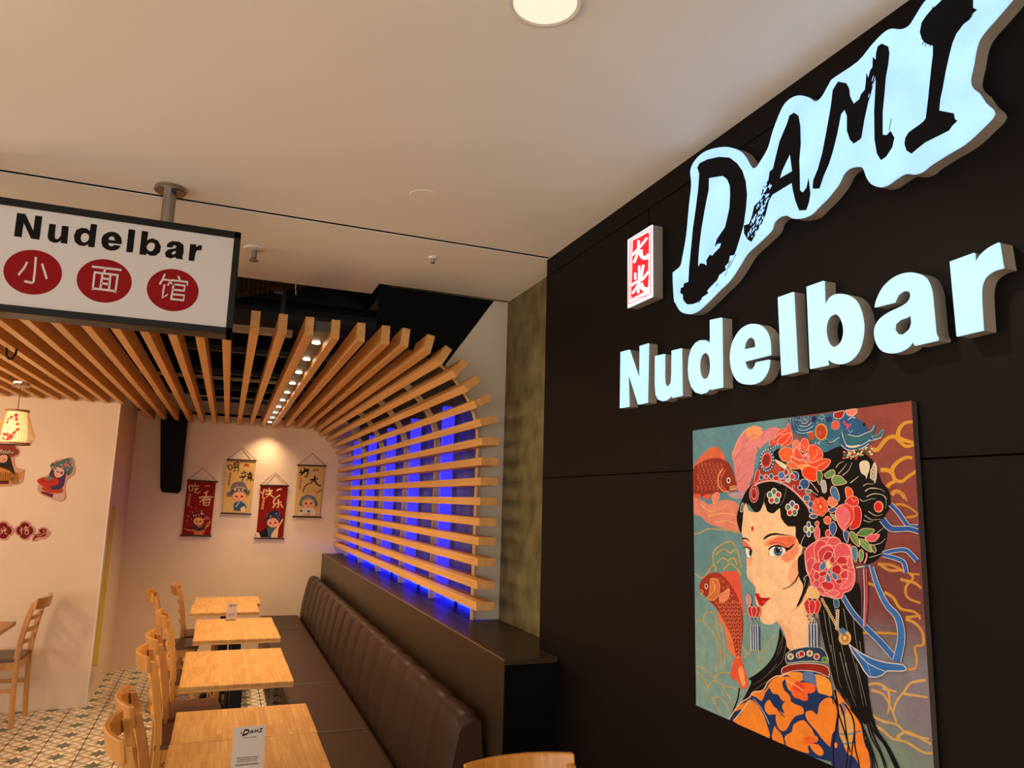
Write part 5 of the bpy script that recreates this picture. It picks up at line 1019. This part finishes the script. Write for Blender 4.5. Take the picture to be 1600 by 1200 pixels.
# side lock and wisps
blob(P3, [(812, 40), (880, 20), (900, 100), (885, 180), (850, 280), (830, 340), (795, 380), (835, 280), (838, 230), (815, 180), (805, 110)], K); L(P3, [(705, 258), (750, 240), (790, 200), (810, 160)], .9, K, 1.6); L(P3, [(845, 200), (850, 180), (870, 165)], 1.0, (200, 190, 170)); L(P3, [(858, 190), (845, 250)], .8, (180, 170, 150))
# long hair right
blob(P4, [(215, 250), (330, 250), (430, 180), (450, 400), (470, 600), (485, 740), (495, 880), (470, 960), (400, 880), (370, 820), (310, 760), (290, 700), (265, 600), (235, 480), (215, 350)], K)
for pts in [[(300, 770), (330, 860), (360, 1000), (380, 1200)], [(340, 790), (400, 920), (410, 1050), (440, 1200)], [(380, 830), (450, 960), (500, 1080), (540, 1200)], [(470, 900), (520, 1000), (600, 1100), (660, 1230)], [(310, 780), (315, 900), (295, 1020), (290, 1200)], [(420, 900), (460, 1010), (510, 1130), (525, 1210)], [(490, 860), (500, 980), (560, 1120), (590, 1200)], [(330, 900), (370, 960), (360, 1060), (365, 1200)]]: L(P4, pts, 3.2, K, 1.4)
L(P4, [(480, 880), (530, 990), (600, 1090), (670, 1230)], 4.0, K, 3)
for pts in [[(260, 300), (290, 500), (320, 700), (340, 760)], [(300, 300), (330, 480), (370, 650), (410, 800)], [(350, 320), (390, 540), (430, 700), (460, 860)], [(400, 330), (420, 500), (450, 640)], [(280, 520), (300, 640)], [(330, 560), (370, 720), (420, 860)], [(420, 620), (450, 740), (480, 860)], [(240, 330), (260, 450), (280, 560)], [(360, 620), (380, 700)], [(440, 500), (455, 620)]]: L(P4, pts, .9, (150, 142, 130), .3)
# blue robe, orange flowers
robe = J1([(60, 748), (100, 680), (170, 590), (250, 540), (290, 490), (380, 470), (430, 390), (500, 340), (560, 335), (640, 290), (800, 285), (920, 320), (1000, 360)])+K1([(110, 380), (150, 560), (190, 660), (300, 640), (380, 750), (430, 900), (480, 1050), (500, 1230), (-60, 1230)])+J1([(60, 748)])
a.poly(robe, (28, 48, 92))
def orp(T, pts, col=OR): blob(T, pts, col)
orp(J1, [(250, 540), (300, 490), (400, 470), (450, 390), (520, 345), (600, 350), (560, 400), (590, 500), (600, 560), (560, 570), (520, 510), (470, 500), (440, 450), (400, 500), (370, 570), (320, 540), (270, 520)]); orp(J1, [(100, 760), (170, 700), (180, 620), (260, 560), (320, 600), (380, 690), (420, 800), (440, 920), (300, 860)], (232, 130, 44))
orp(J1, [(110, 670), (160, 610), (200, 590), (180, 640), (140, 660)]); orp(J1, [(400, 600), (440, 560), (480, 620), (520, 650), (580, 690), (560, 620), (610, 560), (680, 600), (750, 630), (760, 690), (690, 710), (640, 770), (600, 840), (550, 850), (510, 790), (490, 700), (440, 700), (400, 660)])
orp(J1, [(590, 560), (540, 520), (540, 440), (590, 480), (640, 540), (620, 600)]); orp(J1, [(470, 940), (480, 830), (500, 800), (560, 880), (585, 980)]); orp(J1, [(590, 980), (590, 900), (650, 860), (670, 790), (760, 750), (810, 800), (860, 860), (900, 940), (840, 970), (800, 1000), (810, 1060), (700, 1030)]); orp(J1, [(820, 980), (900, 980), (950, 1050), (920, 1085), (860, 1050)])
orp(J1, [(780, 680), (840, 660), (890, 700), (910, 600), (980, 540), (1040, 560), (1075, 660), (1060, 800), (1030, 1000), (940, 930), (880, 850), (800, 760)]); orp(J1, [(860, 320), (1000, 370), (1030, 520), (960, 510), (900, 490), (880, 420)], (232, 146, 54)); orp(J1, [(640, 300), (750, 310), (760, 370), (700, 390), (620, 330), (580, 330)], (232, 140, 54)); orp(J1, [(600, 340), (700, 380), (700, 440), (640, 480), (600, 420)])
blob(J1, [(760, 300), (860, 310), (880, 440), (820, 400), (760, 380)], (88, 110, 150))
blob(J1, [(650, 440), (720, 400), (800, 400), (860, 420), (872, 470), (830, 500), (800, 500), (800, 560), (760, 570), (720, 550), (680, 540), (650, 500)], (232, 96, 40)); blob(J1, [(660, 430), (700, 385), (760, 420), (760, 470), (700, 480)], (222, 70, 34)); L(J1, [(600, 380), (680, 420), (760, 475)], 1.3, (240, 180, 130)); blob(J1, [(770, 910), (840, 905), (890, 940), (800, 980), (760, 950)], (224, 96, 34))
L(J1, [(120, 740), (200, 640), (260, 560)], 1.6, (222, 190, 160)); L(J1, [(60, 745), (100, 680), (170, 590), (250, 540), (290, 488), (380, 470), (430, 390), (500, 340), (560, 333), (640, 292)], 1.8, (232, 178, 134)); L(J1, [(290, 550), (350, 620), (400, 700), (440, 790)], 1.4, (150, 160, 170)); L(J1, [(560, 560), (500, 600), (540, 680), (585, 720)], 1.6, NV)
L(J1, [(500, 700), (480, 760), (500, 810), (560, 880), (590, 980)], 2.2, NV); L(J1, [(770, 740), (840, 820), (880, 900)], 3, NV); L(J1, [(1030, 520), (1040, 600)], 1.4, K)
blob(K1, [(170, 480), (240, 560), (300, 640), (380, 740), (420, 880), (470, 1050), (485, 1200), (400, 1200), (340, 1100), (250, 1050), (200, 900), (190, 760), (190, 600)], OR); blob(K1, [(200, 720), (300, 700), (330, 860), (300, 1000), (230, 1000), (200, 860)], (206, 150, 84)); blob(K1, [(210, 590), (250, 590), (250, 700), (215, 690)], (120, 110, 130)); L(K1, [(200, 880), (300, 880), (400, 850)], 2.4, (96, 116, 150)); L(K1, [(210, 980), (360, 960), (450, 1000)], 2.4, (96, 116, 150)); blob(K1, [(350, 930), (430, 890), (440, 990), (380, 980)], (226, 122, 46)); blob(K1, [(130, 880), (200, 900), (280, 1080), (380, 1200), (130, 1200)], (40, 48, 92)); a.ell(K1([(165, 985)])[0], 2.4, 4.6, OR)
for pts in [[(150, 560), (190, 680), (160, 850), (140, 1000), (150, 1200)], [(200, 600), (240, 700), (260, 850), (280, 1000), (260, 1200)], [(250, 600), (320, 720), (340, 850), (320, 1000), (300, 1200)], [(300, 640), (400, 780), (440, 960), (500, 1100), (510, 1200)], [(340, 850), (345, 1000), (380, 1150), (385, 1210)], [(190, 690), (260, 900), (300, 1050)]]: L(K1, pts, 2.6, K, 2.0)
L(K1, [(470, 560), (490, 680), (550, 860), (640, 1000), (745, 1230)], 4.0, K, 4.4); L(K1, [(440, 700), (490, 900), (580, 1060), (630, 1210)], 2.2, K, 2)
# collar
blob(J1, [(600, 130), (660, 90), (780, 65), (880, 60), (950, 90), (985, 150), (990, 215), (880, 200), (740, 200), (600, 215)], (36, 58, 82), (214, 200, 180), .9, 2); blob(J1, [(560, 265), (620, 235), (750, 218), (880, 222), (990, 255), (1000, 345), (920, 310), (800, 285), (660, 290), (560, 320)], (142, 38, 28), (226, 190, 160), 1.1, 2)
for x, y, cc in [(640, 155, (206, 170, 110)), (720, 140, (190, 50, 50)), (745, 130, (190, 50, 50)), (820, 125, (206, 160, 90)), (885, 155, (200, 80, 60)), (960, 185, (110, 150, 60))]: a.ell(J1([(x, y)])[0], 5.0, 5.2, WH if cc[0] > 150 else cc); a.ell(J1([(x, y)])[0], 4.0, 4.2, cc); a.ell(J1([(x, y)])[0], 1.6, 1.8, NV)
# ribbons
def ribbon(T, pts, wds, col=(48, 96, 158)):
    q = smoothc(T(pts), 4, closed=False); n = len(q)
    fw = lambda t_: wds[0]+(wds[1]-wds[0])*t_
    for extra, cc in ((2.0, (206, 190, 176)), (0, col)):
        a.k += 1; a.m.col = lin(cc); L_, R_ = px_strip(q, lambda t_: fw(t_)+extra); a.m.add([a.P(p) for p in L_+R_], [(i, i+1, n+i+1, n+i) for i in range(n-1)])
ribbon(P2, [(740, 720), (790, 770), (840, 840), (870, 870), (935, 870)], (6, 6), (44, 84, 150)); ribbon(P2, [(685, 820), (740, 880), (810, 885), (870, 885), (935, 905)], (9, 6), (40, 80, 146)); ribbon(P2, [(690, 1050), (770, 1030), (850, 1030), (920, 1100)], (5, 6), (46, 90, 160)); ribbon(P2, [(690, 1060), (770, 1080), (830, 1110), (848, 1180)], (5, 6), (46, 90, 160))
ribbon(P4, [(345, 250), (400, 340), (480, 430), (560, 510), (630, 590)], (6, 9), (46, 96, 160)); ribbon(P4, [(505, 90), (540, 200), (590, 300), (650, 370), (670, 480), (645, 610)], (5, 12), (52, 104, 166))
blob(P4, [(380, 515), (440, 560), (520, 600), (600, 620), (680, 630), (695, 660), (650, 665), (590, 665), (560, 690), (490, 695), (440, 620), (400, 560)], (48, 100, 164), (214, 196, 180), 1.6, 2); L(P4, [(400, 530), (470, 610), (540, 650), (580, 665)], 1.1, (206, 196, 186)); L(P4, [(430, 560), (480, 620), (500, 690)], 1.0, (120, 150, 180))
L(P4, [(462, 100), (468, 260), (462, 420)], 2.0, (196, 160, 160)); L(P4, [(476, 100), (480, 260), (470, 420)], 2.4, (190, 74, 90)); L(P4, [(455, 100), (450, 300), (448, 430)], 1.0, (60, 70, 100)); L(P4, [(420, 95), (450, 90), (500, 85)], 2, (190, 190, 180)); a.ell(P4([(478, 85)])[0], 3, 3, BL)
# buds, peach, small flowers beside the face
petal(F1, [(615, 20), (640, 5), (690, 40), (695, 100), (640, 130), (620, 80)], (222, 84, 40)); petal(F1, [(610, 160), (660, 110), (720, 105), (755, 150), (740, 200), (680, 210)], (206, 52, 40), [(680, 120), (700, 160), (730, 140)])
petal(F1, [(700, 210), (760, 210), (785, 290), (770, 400), (720, 440), (660, 440), (700, 330)], (196, 40, 38)); petal(F1, [(510, 290), (530, 220), (590, 185), (650, 190), (700, 250), (705, 330), (660, 400), (605, 460), (560, 420), (530, 360)], (226, 104, 112)); blob(F1, [(600, 190), (660, 200), (700, 260), (700, 340), (640, 420), (610, 450), (660, 340), (670, 270)], (214, 60, 36)); L(F1, [(665, 320), (650, 370), (610, 410)], 1.3, (236, 170, 160))
petal(F1, [(430, 180), (450, 110), (500, 130), (540, 180), (480, 215)], (224, 118, 92))
for k_ in range(7):
    t_ = k_*2*pi/7-.5; q = (357+52*cos(t_), 212+62*sin(t_)); a.ell(F1([q])[0], 5.6, 6.2, (234, 160, 130)); a.ell(F1([q])[0], 5.0, 5.6, (222, 84, 54))
a.ell(F1([(357, 212)])[0], 5, 6, (206, 46, 30)); a.ell(F1([(357, 212)])[0], 2.6, 3.4, (216, 150, 90))
for pts, cc in [([(445, 235), (500, 215), (525, 240), (490, 270), (450, 265)], BL), ([(390, 340), (430, 310), (470, 340), (440, 395), (400, 380)], (224, 92, 70)), ([(450, 410), (488, 365), (528, 430), (492, 515), (455, 470)], (52, 88, 146)), ([(410, 480), (430, 450), (460, 480), (440, 525), (415, 515)], (206, 50, 56)), ([(290, 500), (305, 430), (335, 420), (352, 460), (348, 540), (315, 560)], (222, 96, 100)), ([(300, 380), (325, 360), (345, 380), (335, 410), (305, 405)], (206, 80, 84)), ([(595, 470), (640, 465), (652, 520), (640, 590), (605, 540)], (48, 80, 138)), ([(245, 300), (300, 290), (330, 310), (300, 330), (255, 325)], BL), ([(455, 285), (500, 300), (530, 350), (500, 350)], (130, 160, 80)), ([(655, 100-640+1240), (690, 620), (730, 640), (745, 700), (730, 780), (690, 730)], (70, 130, 146)), ([(760, 680), (785, 655), (808, 690), (800, 760), (775, 785), (758, 740)], (96, 140, 80))]: 
    if pts[0][1] < 690 or pts[0][0] == 760: petal(F1, pts, cc)
petal(F1, [(690, 620), (730, 635), (745, 700), (730, 790), (692, 740), (685, 680)], (70, 124, 142)); L(F1, [(835, 690), (840, 740), (815, 800)], 3, (206, 120, 110)); L(F1, [(665, 600), (680, 660)], 3, (214, 90, 100))
for pts, cc in [([(735, 500), (800, 440), (900, 445), (920, 465), (850, 520), (770, 515)], (84, 124, 62)), ([(820, 540), (870, 505), (920, 500), (975, 505), (930, 570), (860, 570)], (216, 84, 92)), ([(660, 475), (700, 475), (750, 540), (765, 630), (700, 580), (670, 530)], (92, 128, 66)), ([(765, 545), (830, 560), (870, 610), (895, 685), (820, 650), (775, 600)], (100, 138, 74)), ([(880, 600), (920, 620), (940, 670), (920, 690), (895, 660)], (70, 100, 62))]: petal(F1, pts, cc)
L(F1, [(740, 520), (830, 480), (900, 465)], .7, (60, 90, 50)); L(F1, [(780, 560), (840, 610), (890, 680)], .7, (170, 190, 120)); L(F1, [(690, 490), (730, 550), (760, 620)], .7, (170, 190, 120))
# the big pink flower
blob(F1, [(195, 690), (230, 630), (300, 580), (370, 540), (440, 530), (520, 530), (580, 590), (650, 610), (680, 680), (690, 780), (715, 880), (715, 990), (670, 1080), (600, 1110), (580, 1160), (500, 1165), (430, 1145), (390, 1140), (330, 1110), (270, 1040), (250, 960), (215, 880), (200, 790)], PK, (234, 160, 150), 1.6, 3)
pc_ = [([(290, 640), (330, 570), (400, 570), (420, 610), (350, 650), (335, 790), (300, 740)], (206, 66, 78)), ([(425, 600), (450, 545), (530, 535), (570, 580), (500, 620)], (214, 86, 92)), ([(500, 680), (530, 610), (600, 590), (660, 640), (670, 720), (590, 730), (520, 740)], (216, 84, 94)), ([(330, 680), (400, 625), (470, 625), (500, 680), (460, 730), (420, 760), (360, 810)], (196, 58, 72)), ([(380, 760), (420, 680), (480, 690), (470, 740), (420, 770)], (176, 36, 56)), ([(520, 780), (560, 730), (620, 740), (640, 800), (560, 810)], (196, 40, 54)), ([(210, 790), (260, 740), (300, 770), (270, 860), (240, 920)], (206, 76, 88)), ([(270, 850), (300, 795), (370, 800), (380, 880), (310, 880)], (196, 60, 74)), ([(285, 930), (310, 880), (350, 920), (340, 970), (300, 970)], (196, 60, 66)), ([(275, 1010), (320, 970), (350, 1000), (330, 1060)], (206, 76, 88)), ([(360, 1010), (430, 985), (500, 1030), (470, 1080), (400, 1070)], (190, 40, 50)), ([(310, 1070), (350, 1045), (400, 1080), (390, 1130)], (206, 80, 90)), ([(410, 1110), (500, 1080), (560, 1110), (500, 1150)], (216, 92, 100)), ([(560, 920), (620, 870), (660, 900), (640, 950), (590, 960)], (196, 56, 66)), ([(570, 830), (640, 810), (650, 860), (590, 860)], (190, 50, 60)), ([(640, 880), (700, 900), (700, 980), (650, 1050), (560, 1060), (640, 960)], (220, 92, 98)), ([(650, 720), (680, 760), (690, 850), (640, 830)], (216, 86, 92)), ([(510, 990), (560, 960), (590, 990), (550, 1020)], (180, 34, 46))]
for pts, cc in pc_: petal(F1, pts, cc)
for pts, cc in [([(480, 850), (530, 815), (575, 850), (565, 910), (510, 915), (480, 885)], (180, 22, 36)), ([(350, 830), (400, 780), (420, 830), (390, 870), (355, 870)], (66, 110, 150)), ([(455, 760), (485, 725), (510, 760), (500, 800), (465, 795)], (186, 40, 56)), ([(415, 960), (430, 905), (465, 950), (460, 995), (425, 990)], (60, 104, 150)), ([(475, 910), (500, 895), (540, 940), (525, 975), (490, 960)], (64, 110, 152)), ([(345, 900), (410, 880), (420, 920), (360, 940)], (180, 36, 44)), ([(430, 880), (450, 865), (470, 890), (450, 920)], (70, 110, 140)), ([(390, 960), (405, 945), (410, 985)], (150, 40, 40))]: petal(F1, pts, cc)
blob(F1, [(420, 790), (450, 770), (460, 810), (490, 820), (460, 850), (430, 860)], (226, 196, 130))
# earrings
for T, x0, y0, s_ in ((P3, 905, 370, 1.0), (P3, 515, 405, .78)):
    w_ = 55*s_
    if s_ == 1.0: blob(T, [(x0-40, y0-60), (x0-20, y0-130), (x0+30, y0-110), (x0+45, y0-50)], (226, 176, 116), (234, 200, 150), .8)
    else: blob(T, [(458, 330), (470, 290), (490, 300), (500, 340), (480, 380)], (196, 140, 140))
    for dx in (-.62, .62, 0): petal(T, [(x0+dx*w_, y0-45*s_), (x0+dx*w_+.42*w_, y0-10), (x0+dx*w_*.8+.2*w_, y0+48*s_), (x0+dx*w_*.7-.2*w_, y0+48*s_), (x0+dx*w_-.4*w_, y0-10)], (196, 46, 50))
    for k_ in range(7): a.ell(T([(x0-w_*.6+k_*w_*.2, y0+70*s_+(k_ % 3)*22*s_)])[0], 2.0*s_, 2.6*s_, (206, 200, 190)); a.ell(T([(x0-w_*.6+k_*w_*.2, y0+70*s_+(k_ % 3)*22*s_)])[0], 1.3*s_, 1.8*s_, (44, 70, 96))
    ln = 280 if s_ == 1.0 else 265
    for k_ in range(4): xx = x0-w_*.5+k_*w_*.36; L(T, [(xx, y0+120*s_), (xx+3, y0+ln)], 2.2*s_, (206, 200, 190)); L(T, [(xx+7*s_, y0+125*s_), (xx+9, y0+ln-4)], 2.0*s_, (48, 78, 120))
# gold beaded hair chains
for i in range(16):
    t_ = i/15; q1 = (235+105*t_, 270+190*t_); a.ell(P4([q1])[0], 2.6, 2.6, (196, 160, 110), n=8); a.ell(P4([q1])[0], 1.2, 1.2, (120, 84, 50), n=6)
for i in range(9): t_ = i/8; q1 = (322-4*t_, 330+100*t_); a.ell(P4([q1])[0], 3.0, 2.2, (206, 184, 150), n=8); a.ell(P4([q1])[0], 1.2, 1, (90, 60, 40), n=6)
a.ell(P4([(362, 482)])[0], 10, 11, (206, 158, 96)); a.ell(P4([(362, 482)])[0], 5.5, 6.5, (160, 110, 56)); a.ell(P4([(362, 482)])[0], 3, 3.5, (216, 176, 110)); blob(P4, [(330, 440), (350, 425), (370, 445), (350, 465)], (70, 110, 150)); blob(P4, [(298, 270), (325, 270), (330, 310), (305, 310)], (60, 96, 120), (190, 190, 180), .6)
# keep everything inside the canvas
mm = a.m
mm.v = [(x, min(max(y, py0), py1), min(max(z, pz0), pz1)) for x, y, z in mm.v]
rel(mm.build('painted_picture', M_art), pt)
